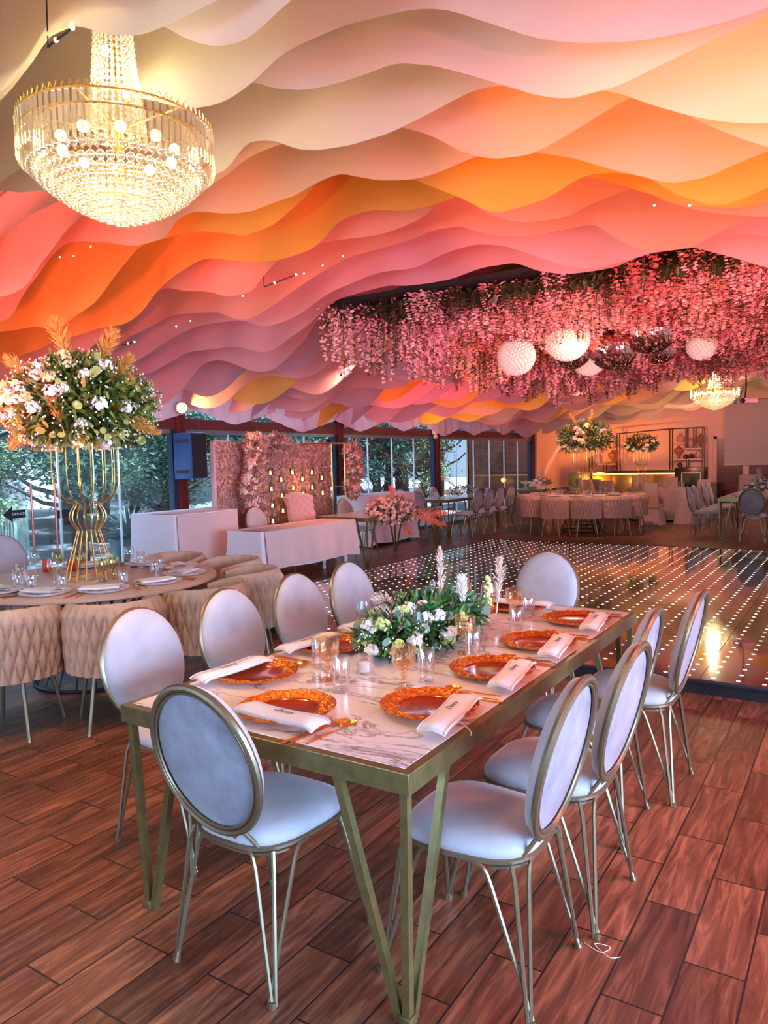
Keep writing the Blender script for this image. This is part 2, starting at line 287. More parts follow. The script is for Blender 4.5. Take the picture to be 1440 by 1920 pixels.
bays=[(-2,3.66,6,[]),(3.84,7.46,4,[5.05,6.35]),(7.71,11.51,4,[9.1,10.4,10.62]),(11.69,15.37,4,[12.7,13.1,14.3]),(15.55,21.36,6,[16.9,18.2,19.4,20.3])]
for i,(a,b,n,tr) in enumerate(bays):
    m=MB(); m.box((XW-.05,a,0),(XW+.04,b,.07)); m.box((XW-.04,a,2.07),(XW+.04,b,2.15))
    for t in tr: m.box((XW-.03,t-.03,2.29),(XW+.03,t+.03,2.95))
    w_=struct(m.build('window_%d'%(i+1),RAIL,smooth=False))
    for k in range(n):
        y0=a+(b-a)*k/n; y1=a+(b-a)*(k+1)/n
        MB().box((XW-.006,y0+.006,.07),(XW+.006,y1-.006,2.08)).build('pane',PANE,w_,smooth=False)
        if k: MB().box((XW-.013,y0-.011,.07),(XW+.013,y0+.011,2.08)).build('glass_edge_strip',EDGE,w_,smooth=False)
    MB().box((XW-.006,a,2.29),(XW+.006,b,2.95)).build('transom_pane',PANE,w_,smooth=False)
def text(s,name,mt,parent,M,size,ext=.001,shear=0):
    c=bpy.data.curves.new(name,'FONT'); c.body=s; c.size=size; c.extrude=ext; c.shear=shear; c.align_x='CENTER'; c.align_y='CENTER'
    o=bpy.data.objects.new(name,c); col.objects.link(o); dg=bpy.context.evaluated_depsgraph_get(); me=bpy.data.meshes.new_from_object(o.evaluated_get(dg)); bpy.data.objects.remove(o)
    q=bpy.data.objects.new(name,me); col.objects.link(q); me.materials.clear(); me.materials.append(mt)
    if parent is not None: q.parent=parent; CH.setdefault(parent.name,[]).append(q)
    q.matrix_local=M; return q
# glass-door pull handles and the arrow stickers beside them
for (px,tip,lab,lft) in ((60,5,'left-pointing black arrow sticker reading DESLICE on the glass, beside left pull handle',1),(104,150,'right-pointing black arrow sticker on the glass, beside right pull handle',-1)):
    P=onx(px,970,XW+.06)
    h=empty('door_pull_handle',(XW,P.y,P.z)); tag(h,'tall slim red-brown pull handle on glass wall, %s of the pair'%('left' if lft==1 else 'right'),'door handle')
    m=MB(); m.tube([(.07,0,-.42),(.07,0,.42)],.014); m.build('grip_bar',mat('red_brown_handle',(.42,.12,.08),.3,.4),h)
    m=MB(); m.tube([(.0,0,.30),(.07,0,.30)],.01); m.tube([(0,0,-.30),(.07,0,-.30)],.01); m.build('standoff',RAIL,h)
    a=onx(tip,966 if lft==1 else 961,XW+.012); L=abs(a.y-P.y)-.05; s=-1 if lft==1 else 1
    t=empty('arrow_sticker',(XW+.009,a.y,a.z)); tag(t,lab,'sticker')
    m=MB(); hw=.095
    pts=[(0,0,0),(0,-s*.12,hw),(0,-s*.12,.05),(0,-s*L,.05),(0,-s*L,-.05),(0,-s*.12,-.05),(0,-s*.12,-hw)]
    n_=len(pts); m.add(pts+[(.002,q[1],q[2]) for q in pts],[tuple(range(n_)),tuple(range(n_,2*n_))[::-1]]+[(i,(i+1)%n_,(i+1)%n_+n_,i+n_) for i in range(n_)])
    m.build('arrow',BLACKT,t,smooth=False)
    if lft==1: text('DESLICE','lettering',mat('white_vinyl',(.85,.9,.95),.5),t,Matrix.Translation((.004,-s*(.105+(L-.105)/2),0))@Matrix(((0,0,1,0),(1,0,0,0),(0,1,0,0),(0,0,0,1))),min(.10,(L-.12)/3.9))
# ------------------------------------------------------------------ garden outside
random.seed(4)
GR=mat('garden_gravel',(.55,.60,.66),.9,var=.25,vs=1.5,bump=.3,bs=8)
struct(MB().box((-60,-25,-.14),(-8.62,60,-.1)).build('ground_outside',GR,smooth=False))
LV=[mat('tree_leaf',(.07,.15,.08),.5,var=.5,vs=1.3),mat('pale_tree_leaf',(.24,.32,.16),.5,var=.4,vs=1.3),mat('pine_needles',(.05,.14,.11),.6,var=.4,vs=1.3)]
BARK=mat('dark_bark',(.06,.045,.04),.9,bump=.6,bs=20)
def leafcloud(n,rx,rz,ls,seed):
    rnd=random.Random(seed); m=MB()
    cl=[Vector((rnd.gauss(0,.42)*rx,rnd.gauss(0,.42)*rx,rnd.gauss(0,.4)*rz)) for _ in range(26)]
    for _ in range(n):
        c=rnd.choice(cl); p=c+Vector((rnd.gauss(0,1),rnd.gauss(0,1),rnd.gauss(0,.8)))*rx*.17
        d=Vector((rnd.uniform(-1,1),rnd.uniform(-1,1),rnd.uniform(-.9,.5))); m.leaf(p,d,Vector((rnd.uniform(-1,1),rnd.uniform(-1,1),1)),ls*rnd.uniform(.6,1.3),ls*.4)
    return m
protoL=[]
for k in range(3): 
    o=leafcloud(8000,1,1,(.085,.08,.10)[k],k+9).build('foliage',LV[k],smooth=False); protoL.append(o)
def tree(x,y,h,rad,kind,lab,first=[0,0,0]):
    t=empty('garden_tree',(x,y,-.1),random.uniform(0,6)); tag(t,lab,'tree','garden trees behind the glass wall')
    rnd=random.Random(int(x*100+y)); m=MB()
    top=Vector((rnd.uniform(-.3,.3),rnd.uniform(-.3,.3),h*.8)); m.tube([(0,0,0),top*.3+Vector((.1,.05,0)),top*.65,top],[.16,.13,.09,.04],8)
    for _ in range(9):
        z=rnd.uniform(.25,.7); b=top*z; a=rnd.uniform(0,6.28); L=rad*rnd.uniform(.6,1.1); e=b+Vector((math.cos(a)*L,math.sin(a)*L,L*rnd.uniform(.3,.9)))
        m.tube([b,(b+e)/2+Vector((0,0,-.1*L)),e],[.06,.035,.012],6)
    m.build('trunk',BARK,t)
    f=protoL[kind] if not first[kind] else protoL[kind].copy()
    if first[kind]: col.objects.link(f)
    first[kind]=1; f.parent=t; f.location=(0,0,h*.68); f.scale=(rad*1.25,rad*1.25,h*.42); CH.setdefault(t.name,[]).append(f)
TL=['dark green leafy garden tree seen through the glass wall','pale yellow-green leafy tree seen through the glass wall','dark blue-green conifer seen through the glass wall']
for (x,y,h,rad,k) in [(-13.0,4.6,4.6,1.9,0),(-15,7.0,5.2,2.3,0),(-12.0,8.3,4.2,1.5,0),(-18,4.5,6,2.6,1),(-14.5,10.6,5,2.0,0),(-17,13.5,4.6,2.0,2),(-22,9,6,3,0),(-12.6,16.5,4.8,1.7,2),(-12.2,19.8,5,1.8,2),(-14.5,22.5,5,2.3,2),(-18,20,6,2.8,0),(-19,26,6,3,2),(-24,17,6,3,1),(-26,28,7,3.4,0),(-22,2,6,3,0),(-15,27.5,6,2.6,0),(-20,33,7,3.6,0),(-25,22.5,6,3,2),(-29,12,7,3.6,0),(-16,17.6,5,2.2,0),(-11.4,17.3,3.4,1.1,2),(-10.9,18.9,2.8,.8,1),(-11.8,5.9,2.2,1.0,1),(-11.6,9.9,2.4,1.0,0),(-13.2,13.2,3.4,1.5,2),(-16.5,9.0,4.6,2.1,1),(-20,6.5,6,2.9,2),(-17.5,2.2,5,2.4,0),(-20,13.5,6,2.9,2)]:
    tree(x,y,h,rad,k,TL[k])
CAC=mat('pale_cactus',(.30,.42,.38),.7,var=.15)
for i,(px,top,r) in enumerate(((19,930,.17),(28,950,.14),(38,950,.13))):
    b=onx(px,1000,-12.6+.2*i); tp=onx(px,top,b.x)
    m=MB(); m.lathe([(r*.8,-.1),(r,.3),(r,tp.z-r),(r*.8,tp.z-r*.4),(r*.4,tp.z-.03),(0.001,tp.z)],20,wob=lambda a,i:.10*math.cos(10*a))
    tag(m.build('column_cactus',CAC,loc=(b.x,b.y,0)),'pale column cactus outside the glass, '+('tallest of the three','middle of the three','rightmost of the three')[i],'cactus')
P=at(232,1060,0); P=onx(245,1035,-10.3)
t=empty('potted_agave',(P.x,P.y,-.1)); tag(t,'spiky dark agave in a dark green pot outside the glass','plant')
MB().lathe([(0.001,0),(.22,0),(.34,.5),(.37,.52),(.33,.53),(.30,.45),(.001,.45)],24).build('pot',mat('green_pot',(.03,.10,.09),.4),t)
m=MB(); rnd=random.Random(3)
for k in range(60):
    a=rnd.uniform(0,6.28); el=rnd.uniform(.1,1.2); d=Vector((math.cos(a)*math.cos(el),math.sin(a)*math.cos(el),math.sin(el))); m.leaf(Vector((0,0,.5)),d,Vector((0,0,1)),.62,.06,.5)
m.build('spiky_leaf',mat('agave_leaf',(.10,.17,.15),.5),t,smooth=False)
m=MB(); m.tube([(-12.6+1.7*math.cos(a/12*PI),6.0+1.5*math.sin(a/12*PI*2),-.08) for a in range(24)],.06,6,closed=True); tag(m.build('garden_kerb',mat('white_kerb',(.7,.75,.8),.7)),'curved white kerb edging a planting bed outside','kerb')
m=MB(); m.box((-30,8,-.1),(-29.8,34,3.2)); struct(m.build('wall_garden',mat('pale_rendered_wall',(.66,.70,.74),.9,var=.1,vs=1),smooth=False))
LW=mat('grey_lattice',(.30,.36,.50),.7)
P=onx(705,905,-16); t=empty('lattice_screen',(P.x,P.y,0)); tag(t,'grey diamond lattice screen standing in the bright garden','screen')
m=MB()
for k in range(-6,7):
    for s in (1,-1):
        y0,y1=max(-1,k*.22-.6*s*1),min(1,k*.22+.6*s)
        m.tube([(0.02*s,k*.22-.45*s,.3),(0.02*s,k*.22+.45*s,1.2)],.012,4)
m.bbox((-.03,-1.9,.25),(.03,1.9,.31)); m.bbox((-.03,-1.9,1.18),(.03,1.9,1.24)); m.build('lattice',LW,t)
m=MB(); [m.bbox((-.03,y-.03,-.1),(.03,y+.03,1.3)) for y in (-1.9,1.9)]; m.build('post',LW,t)
# ------------------------------------------------------------------ draped fabric ceiling
FAB=[cloth_mat('cream_voile',(.87,.77,.60),.35,.10,16),cloth_mat('peach_lit_voile',(.90,.55,.36),.35,.10,16),cloth_mat('orange_lit_voile',(.92,.46,.09),.35,.10,16),cloth_mat('pink_lit_voile',(.82,.46,.45),.35,.10,16),cloth_mat('mauve_lit_voile',(.62,.42,.47),.35,.10,16),cloth_mat('yellow_lit_voile',(.92,.60,.16),.35,.10,16),cloth_mat('coral_lit_voile',(.86,.43,.30),.35,.10,16)]  # tints other than cream carry the coloured light in the cloth
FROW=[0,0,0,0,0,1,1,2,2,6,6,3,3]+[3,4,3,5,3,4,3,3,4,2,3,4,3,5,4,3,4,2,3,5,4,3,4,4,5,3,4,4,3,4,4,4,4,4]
def zb(x): return 2.35+.17*min(x+8.55,6.05-(x+2.5))
def ztop(x): return 3.1+.19*(x+8.75) if x<-2.5 else 3.1+.19*(3.8-x)
def interp(P,x):
    if x<=P[0][0] or x>=P[-1][0]: return None
    for i in range(len(P)-1):
        if P[i][0]<=x<=P[i+1][0]:
            h=P[i+1][0]-P[i][0]
            def sl(j):
                if j<=0 or j>=len(P)-1: return 0
                a=(P[j][1]-P[j-1][1])/(P[j][0]-P[j-1][0]); b=(P[j+1][1]-P[j][1])/(P[j+1][0]-P[j][0])
                return 0 if a*b<=0 else 2*a*b/(a+b)
            m0,m1=sl(i)*h,sl(i+1)*h; t=(x-P[i][0])/h
            return (2*t**3-3*t*t+1)*P[i][1]+(t**3-2*t*t+t)*m0+(-2*t**3+3*t*t)*P[i+1][1]+(t**3-t*t)*m1
def drape(i,Y,P,lam,ph,amp,lab,x0=-8.5,x1=2.9,lift=None):
    rnd=random.Random(i*7+1); nx=int((x1-x0)/.055); nz=9; a2=rnd.uniform(.3,.5); p2=rnd.uniform(0,6.28); fo=rnd.uniform(0,6.28)
    def auto(x): 
        z=zb(x)+amp*math.sin(2*PI*x/lam+ph)+amp*a2*math.sin(2*PI*x/(lam*1.73)+p2)+.03
        return z+(lift(x) if lift else 0)
    def fn(u,v):
        x=x0+(x1-x0)*u; z=None
        if P:
            z=interp(P,x)
            if z is None:
                e=P[0] if x<=P[0][0] else P[-1]; t=min(1,abs(x-e[0])/.7); t=t*t*(3-2*t); z=e[1]*(1-t)+auto(x)*t
        else: z=auto(x)
        zt=max(ztop(x)-.02,z+.25)
        fold=.012*math.sin(x*9+fo+v*1.5)*(1-v)+.02*math.sin(x*3.1+fo*2+v*2)
        belly=.17*v+.05*math.sin(v*PI)
        return (x,Y+belly+fold,z+(zt-z)*v)
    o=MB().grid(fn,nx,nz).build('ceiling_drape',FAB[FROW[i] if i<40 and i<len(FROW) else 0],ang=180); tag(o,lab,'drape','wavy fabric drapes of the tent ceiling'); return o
ROWY=[1.98,2.06,2.54,2.76,3.14,3.30,3.66,3.92,4.38,4.66,5.20,5.66,6.18]
ROWL=['cream wavy ceiling drape at the top edge of the picture, before the chandelier top','second cream ceiling drape from the top edge, half hidden by the first','broad cream wavy ceiling drape turning pink, directly behind the chandelier strings','cream ceiling drape with a long double wave, next beyond the chandelier','large cream to mauve ceiling drape with a torn-looking lip right of the chandelier','peach ceiling drape with one deep scallop above the orange ones','peach ceiling drape whose left end dips behind the chandelier bottom','orange lit ceiling drape, nearest of the strongly orange ones','orange ceiling drape with yellow lower edge at far left','thin orange ceiling drape with pink left end','orange and pink ceiling drape with three scallops','pink ceiling drape, second in front of the hanging flowers','pink ceiling drape edging the hanging flower ceiling']
ROWS=[
[(-40,215),(10,165),(38,127),(80,70),(110,53),(210,60),(280,56),(350,35),(415,0),(500,-60)],
[(-40,215),(0,187),(45,150),(75,120),(110,70),(180,30),(250,25),(312,52),(355,73),(402,79),(458,65),(510,30),(549,0),(640,-60)],
[(0,340),(60,300),(150,240),(240,205),(330,200),(350,203),(400,190),(460,155),(540,98),(640,50),(720,34),(825,24),(920,45),(1020,72),(1120,80),(1220,70),(1330,40),(1440,5),(1500,-30)],
[(0,361),(50,363),(110,357),(200,310),(300,235),(400,165),(475,157),(530,170),(585,167),(650,145),(720,121),(795,120),(870,135),(955,161),(1020,182),(1085,187),(1150,170),(1220,135),(1320,85),(1440,32),(1500,0)],
[(0,440),(60,400),(130,365),(240,340),(340,345),(415,318),(440,292),(467,266),(502,262),(560,278),(610,280),(675,272),(720,257),(770,232),(845,195),(895,172),(955,158),(1050,155),(1155,172),(1220,195),(1320,220),(1385,228),(1440,230),(1500,225)],
[(0,556),(34,540),(73,500),(97,471),(121,436),(146,413),(190,385),(280,370),(380,345),(480,290),(560,260),(660,230),(760,240),(810,255),(870,285),(930,296),(985,287),(1045,257),(1110,222),(1190,184),(1260,205),(1350,245),(1440,278),(1500,290)],
[(0,600),(60,530),(102,476),(136,457),(194,454),(262,459),(301,444),(330,408),(350,400),(430,400),(480,395),(550,372),(600,340),(630,327),(675,332),(720,338),(785,330),(845,310),(890,295),(985,286),(1070,297),(1145,320),(1220,337),(1265,344),(1320,332),(1370,310),(1440,283),(1500,260)],
[(-30,625),(0,622),(66,612),(97,617),(136,598),(175,573),(209,530),(243,491),(272,459),(311,444),(350,435),(413,435),(467,440),(510,427),(540,403),(574,369),(603,340),(680,310),(760,330),(850,365),(940,395),(1020,375),(1110,330),(1200,330),(1280,370),(1360,385),(1440,350),(1500,320)],
[(60,660),(110,640),(150,627),(185,615),(219,610),(258,588),(301,544),(340,510),(384,488),(437,488),(486,491),(525,486),(569,471),(603,447),(632,418),(671,403),(700,396),(770,395),(820,385),(870,365),(945,337),(1000,325),(1070,325),(1145,340),(1220,365),(1285,385),(1345,390),(1400,388),(1440,378),(1500,360)],
[(100,690),(200,630),(260,570),(311,540),(340,544),(389,547),(437,556),(467,549),(496,520),(525,491),(600,455),(700,440),(790,410),(840,375),(870,370),(905,395),(945,412),(1000,418),(1045,410),(1120,375),(1185,353),(1245,375),(1320,395),(1400,405),(1440,408),(1500,400)],
[(180,670),(260,625),(330,590),(400,585),(460,600),(520,570),(600,510),(660,480),(720,462),(770,450),(820,432),(860,425),(895,435),(945,444),(1000,442),(1045,432),(1105,420),(1145,440),(1195,465),(1245,470),(1295,465),(1345,440),(1430,405),(1500,390)],
[(220,690),(300,650),(380,610),(440,600),(500,612),(560,590),(640,540),(720,510),(770,502),(820,480),(885,460),(935,460),(995,478),(1070,500),(1120,502),(1170,490),(1220,474),(1300,450),(1400,440),(1500,450)],
[(280,700),(360,660),(430,650),(500,660),(560,625),(640,560),(720,536),(770,535),(845,524),(920,500),(955,494),(1020,510),(1070,512),(1145,502),(1220,475),(1285,465),(1345,477),(1440,502),(1500,515)],
]
ROWS[2][3]=(240,188); ROWS[3][3:6]=[(170,250),(270,195),(400,163)]
ROWS[3]=[(0,361),(50,363),(110,350),(170,250),(270,190),(400,163)]+ROWS[3][6:]
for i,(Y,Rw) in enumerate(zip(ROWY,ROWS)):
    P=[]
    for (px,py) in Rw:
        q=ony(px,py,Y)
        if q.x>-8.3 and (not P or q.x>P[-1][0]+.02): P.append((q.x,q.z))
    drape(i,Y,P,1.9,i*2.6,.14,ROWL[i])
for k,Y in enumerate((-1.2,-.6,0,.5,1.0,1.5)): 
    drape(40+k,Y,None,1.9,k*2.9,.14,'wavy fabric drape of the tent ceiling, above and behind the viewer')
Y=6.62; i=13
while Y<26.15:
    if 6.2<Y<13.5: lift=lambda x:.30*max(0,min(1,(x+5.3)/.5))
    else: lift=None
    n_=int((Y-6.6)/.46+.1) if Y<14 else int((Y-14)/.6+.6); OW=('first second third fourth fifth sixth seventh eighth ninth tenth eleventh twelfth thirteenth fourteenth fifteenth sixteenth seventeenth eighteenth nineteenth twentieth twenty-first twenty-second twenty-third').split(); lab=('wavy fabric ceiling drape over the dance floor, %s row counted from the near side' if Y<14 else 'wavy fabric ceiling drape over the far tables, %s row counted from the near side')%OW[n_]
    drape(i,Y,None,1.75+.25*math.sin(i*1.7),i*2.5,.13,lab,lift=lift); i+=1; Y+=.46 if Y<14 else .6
# short scalloped pelmet strips along the window wall
PEL=cloth_mat('pelmet_voile',(.70,.45,.47),.35,.1,16)
for k in range(9):
    y0=5.9+k*1.72; y1=y0+1.9
    def fn(u,v,y0=y0,y1=y1,k=k):
        y=y0+(y1-y0)*u; z=2.30+.05*math.sin(k*2.1)-.13*math.sin(u*PI)*(1)+.10*abs(math.cos(u*PI)); 
        return (-8.36+.05*(k%2)+.015*math.sin(u*40)*(1-v),y,z+(3.1-z)*v)
    tag(MB().grid(fn,40,6).build('window_pelmet',PEL,ang=180),'short scalloped fabric pelmet at the top of the window wall, %s from the left'%('first','second','third','fourth','fifth','sixth','seventh','eighth','ninth')[k],'pelmet','scalloped pelmets along the window wall')
# string lights
LEDM=mat('fairy_light_glow',(1,.7,.5),.5,emit=(1,.6,.4),es=12); CORD=mat('black_cord',(.01,.01,.01),.5)
for (pts,lab) in (([(495,538,4.8),(515,530,4.85),(535,523,4.9),(555,515,4.95)],'short black cord with tiny glowing lights under the pink ceiling, left of the flowers'),([(90,88,2.0),(105,75,2.0),(125,62,2.0),(136,52,2.0)],'black cord with one red fairy light between the cream drapes'),([(228,648,5.4),(240,644,5.45),(252,641,5.5)],'short cord with two tiny lights above the tall bouquet')):
    Q=[ony(*p) for p in pts]; t=empty('string_light',Q[0]); tag(t,lab,'string light'); m=MB(); m.tube([q-Q[0] for q in Q],.006); m.tube([(0,0,0),(0,.02,ztop(Q[0].x)-Q[0].z)],.003); m.build('cord',CORD,t)
    for q in Q[1::1 if len(Q)<4 else 2]: MB().ball(q-Q[0],.010,8,6).build('bulb',LEDM,t)
m=0
for (px,py,Y) in ((643,480,5.0),(605,498,5.1),(570,513,5.2),(1227,385,4.3),(1293,385,4.3),(455,555,4.9),(535,600,5.8),(357,602,5.6),(330,612,5.7),(312,622,5.8),(170,462,3.7),(138,480,3.8),(112,482,3.7)):
    q=ony(px,py,Y); o=MB().ball((0,0,0),.006,8,6).build('ceiling_pinlight',LEDM,loc=q); tag(o,'tiny glowing pin light on the draped ceiling','light','tiny pin lights on the draped ceiling')
# ------------------------------------------------------------------ back wall furniture
YB=26.78
def bx_px(m,p0,p1,Y,y0,y1):
    a=ony(*p0,Y); b=ony(*p1,Y); m.box((min(a.x,b.x),y0,min(a.z,b.z)),(max(a.x,b.x),y1,max(a.z,b.z)))
m=MB(); a=ony(1022,845,YB); b=ony(1062,930,YB)
d=empty('door_1',(a.x,YB-.02,0)); struct(d); W=b.x-a.x; m=MB()
for k in range(12): m.box((W*k/12+.01,-.03,0),(W*(k+1)/12-.02,0,a.z))
m.build('fluted_panel',PLAS,d,smooth=False); MB().box((-.05,-.015,0),(W+.05,0.01,a.z+.06)).build('door_frame',PLAS,d,smooth=False)
REDW=mat('dark_red_boards',(.10,.012,.014),.35,var=.3,vs=4,stretch=(.4,1,12)); FRM=mat('pink_white_frame',(.62,.45,.43),.5)
a=ony(1345,828,YB); m=MB()
for k in range(14): m.box((a.x,YB-.04,.0+k*.15),(3,YB-.005,.143+k*.15))
struct(m.build('wall_wood_panel',REDW,smooth=False))
m=MB(); m.box((a.x-.1,YB-.08,0),(a.x,YB,2.12)); m.box((a.x-.1,YB-.08,2.04),(-3,YB,2.12)); p=ony(1394,870,YB); m.box((p.x,YB-.08,0),(p.x+.17,YB,2.1)); struct(m.build('trim_7',FRM,smooth=False))
s0=ony(1358,870,26.66); t=empty('projection_screen',(s0.x,26.66,s0.z)); tag(t,'large grey projection screen hanging on the far right wall','screen')
MB().box((0,0,0),(3.6,.02,2.05)).build('screen_sheet',mat('screen_grey',(.46,.40,.42),.8),t,smooth=False); MB().bbox((-.03,-.02,-.05),(3.63,.04,.0)).build('bottom_bar',FRM,t)
q=atd(1397,752,15.5); t=empty('projector',q,.4); tag(t,'projector hanging from the ceiling in front of the projection screen','projector')
MB().bbox((-.2,-.14,-.05),(.2,.14,.06),.015).build('body',mat('white_plastic',(.6,.55,.55),.4),t); m=MB(); m.tube([(0,0,.06),(.02,0,.3),(0,0,1.2)],.015); m.tube([(-.1,0,.06),(-.03,0,.3)],.008); m.build('ceiling_mount',DARKM,t); MB().lathe([(.0,0),(.04,0),(.05,.04)],16,Matrix.Translation((-.1,-.15,0))@Matrix.Rotation(PI/2,4,'X')).build('lens',BLACKT,t)
# bar counter
a=ony(1110,886,24.6); b=ony(1266,878,24.6); c=ony(1321,876,24.6)
t=empty('bar_counter',(a.x,24.6,0)); tag(t,'long dark bar counter with glowing golden front at the far wall','bar counter'); W=b.x-a.x; W2=c.x-a.x
BARF=mat('golden_bar_panel',(.30,.19,.05),.35,.3); m=MB()
for k in range(4): m.bbox((W*k/4+.01,0,.05),(W*(k+1)/4-.01,.05,.93),.006)
m.build('front_panel',BARF,t); m=MB(); m.bbox((-.05,-.12,1.0),(W,.6,1.07),.01); m.build('counter_top',mat('black_stone',(.015,.012,.015),.15),t)
MB().box((.02,.02,.95),(W-.02,.045,.99)).build('led_strip',mat('amber_led',(1,.7,.2),.5,emit=(1,.62,.2),es=1.8),t,smooth=False)
m=MB(); m.bbox((W,-.1,0),(W2,.6,1.15),.01); m.build('end_cabinet',mat('black_lacquer',(.012,.012,.018),.25),t)
m=MB(); x0=W+.2; [m.bbox(*q,.004) for q in (((x0,-.115,.15),(x0+.03,-.10,1.0)),((x0+.55,-.115,.15),(x0+.58,-.10,1.0)),((x0,-.115,.97),(x0+.58,-.10,1.0)))]; m.build('frame_moulding',FRM,t)
m=MB(); m.bbox((-.75,-.1,0),(-.02,.6,1.02),.01); m.build('left_cabinet',NAVY,t)
light('bar_glow','POINT',(a.x+W*.5,24.35,.8),None,(1,.6,.15),5,.08)
# shelving
SH=mat('dark_bronze_shelf',(.06,.035,.03),.4,.6); SHB=mat('shelf_board',(.75,.55,.48),.5); YS=26.35
def rail(m,p,q,r=.018,dy=0): m.tube([ony(*p,YS)+Vector((0,dy,0))-O,ony(*q,YS)+Vector((0,dy,0))-O],r,sq=True)
O=ony(1290,876,YS); O.z=0; t=empty('display_shelf',O); tag(t,'tall open dark metal display shelf above the bar, right-hand unit','shelf'); m=MB()
for p,q in (((1256,804.5),(1256,880)),((1261,804),(1261,880)),((1317,801),(1317,880)),((1320.5,801),(1322,940)),((1286,803),(1286,840)),((1289,803),(1289,840)),((1300.5,802),(1300.5,840)),((1305.5,802),(1305.5,840)),((1287,861),(1287,877)),((1291,861),(1291,877)),((1256,804.5),(1320.5,801)),((1138,815),(1256,804.5))): rail(m,p,q)
m.build('frame',SH,t); m=MB()
for p,q in (((1257,831),(1289,831)),((1286,841),(1320,840)),((1257,862),(1320,860))):
    a_=ony(*p,YS)-O; b_=ony(*q,YS)-O; m.box((a_.x,0,a_.z-.02),(b_.x,.3,a_.z+.015))
m.build('shelf_board',SHB,t,smooth=False)
O=ony(1130,876,YS); O.z=0; t=empty('display_shelf',O); tag(t,'open dark metal display shelf behind the tall far bouquet, left-hand unit','shelf'); m=MB()
for p,q in (((1157,813),(1157,885)),((1162,813),(1163,885)),((1105,858),(1105,885)),((1110,856),(1110,885)),((1131.5,871),(1131.5,886)),((1137,871),(1137,886)),((1138,815),(1162,813))): rail(m,p,q)
m.build('frame',SH,t); m=MB()
for p,q in (((1136,842),(1162,842)),((1105,871),(1163,870))):
    a_=ony(*p,YS)-O; b_=ony(*q,YS)-O; m.box((a_.x,0,a_.z-.02),(b_.x,.3,a_.z+.015))
m.build('shelf_board',SHB,t,smooth=False)
orn=[('vase',[(.05,0),(.13,.1),(.13,.18),(.05,.28),(.07,.34)],(.55,.35,.30)),('urn',[(.07,0),(.03,.1),(.14,.25),(.15,.34),(.06,.4),(.02,.46),(.0,.5)],(.35,.15,.08)),('bottle',[(.09,0),(.11,.12),(.09,.2),(.03,.24),(.05,.32)],(.45,.40,.62)),('ball',[(.0,0),(.07,.03),(.09,.09),(.07,.15),(0,.18)],(.05,.02,.02))]
sh=[(1146,842,0,'round white vase on upper shelf of the left unit'),(1146,870,1,'bronze goblet urn on the left shelf unit'),(1118,870,2,'lilac bottle vase at left end of the left shelf unit'),(1148,886,1,'dark ornament on the bar back, lowest of the left unit'),(1274,831,0,'round pale vase with dark sprigs on top right shelf'),(1294,841,0,'white double-cone vase inside the square niche of the shelf'),(1312,841,1,'slim dark stand ornament in the right corner of the shelf'),(1271,862,1,'bronze goblet urn on the middle right shelf'),(1284,862,3,'small dark ball on the shelf, left of two'),(1294.5,861,3,'small dark ball on the shelf, right of two'),(1309,861,0,'pink jug vase at right end of the middle shelf'),(1273,878,3,'small dark red bowl low on the right shelf')]
for px,py,k,lab in sh:
    p=ony(px,py,YS); o=MB().lathe(orn[k][1],20).build('shelf_'+orn[k][0],mat('shelf_ornament',orn[k][2],.3),loc=(p.x,YS+.15,p.z+.017)); tag(o,lab,orn[k][0])
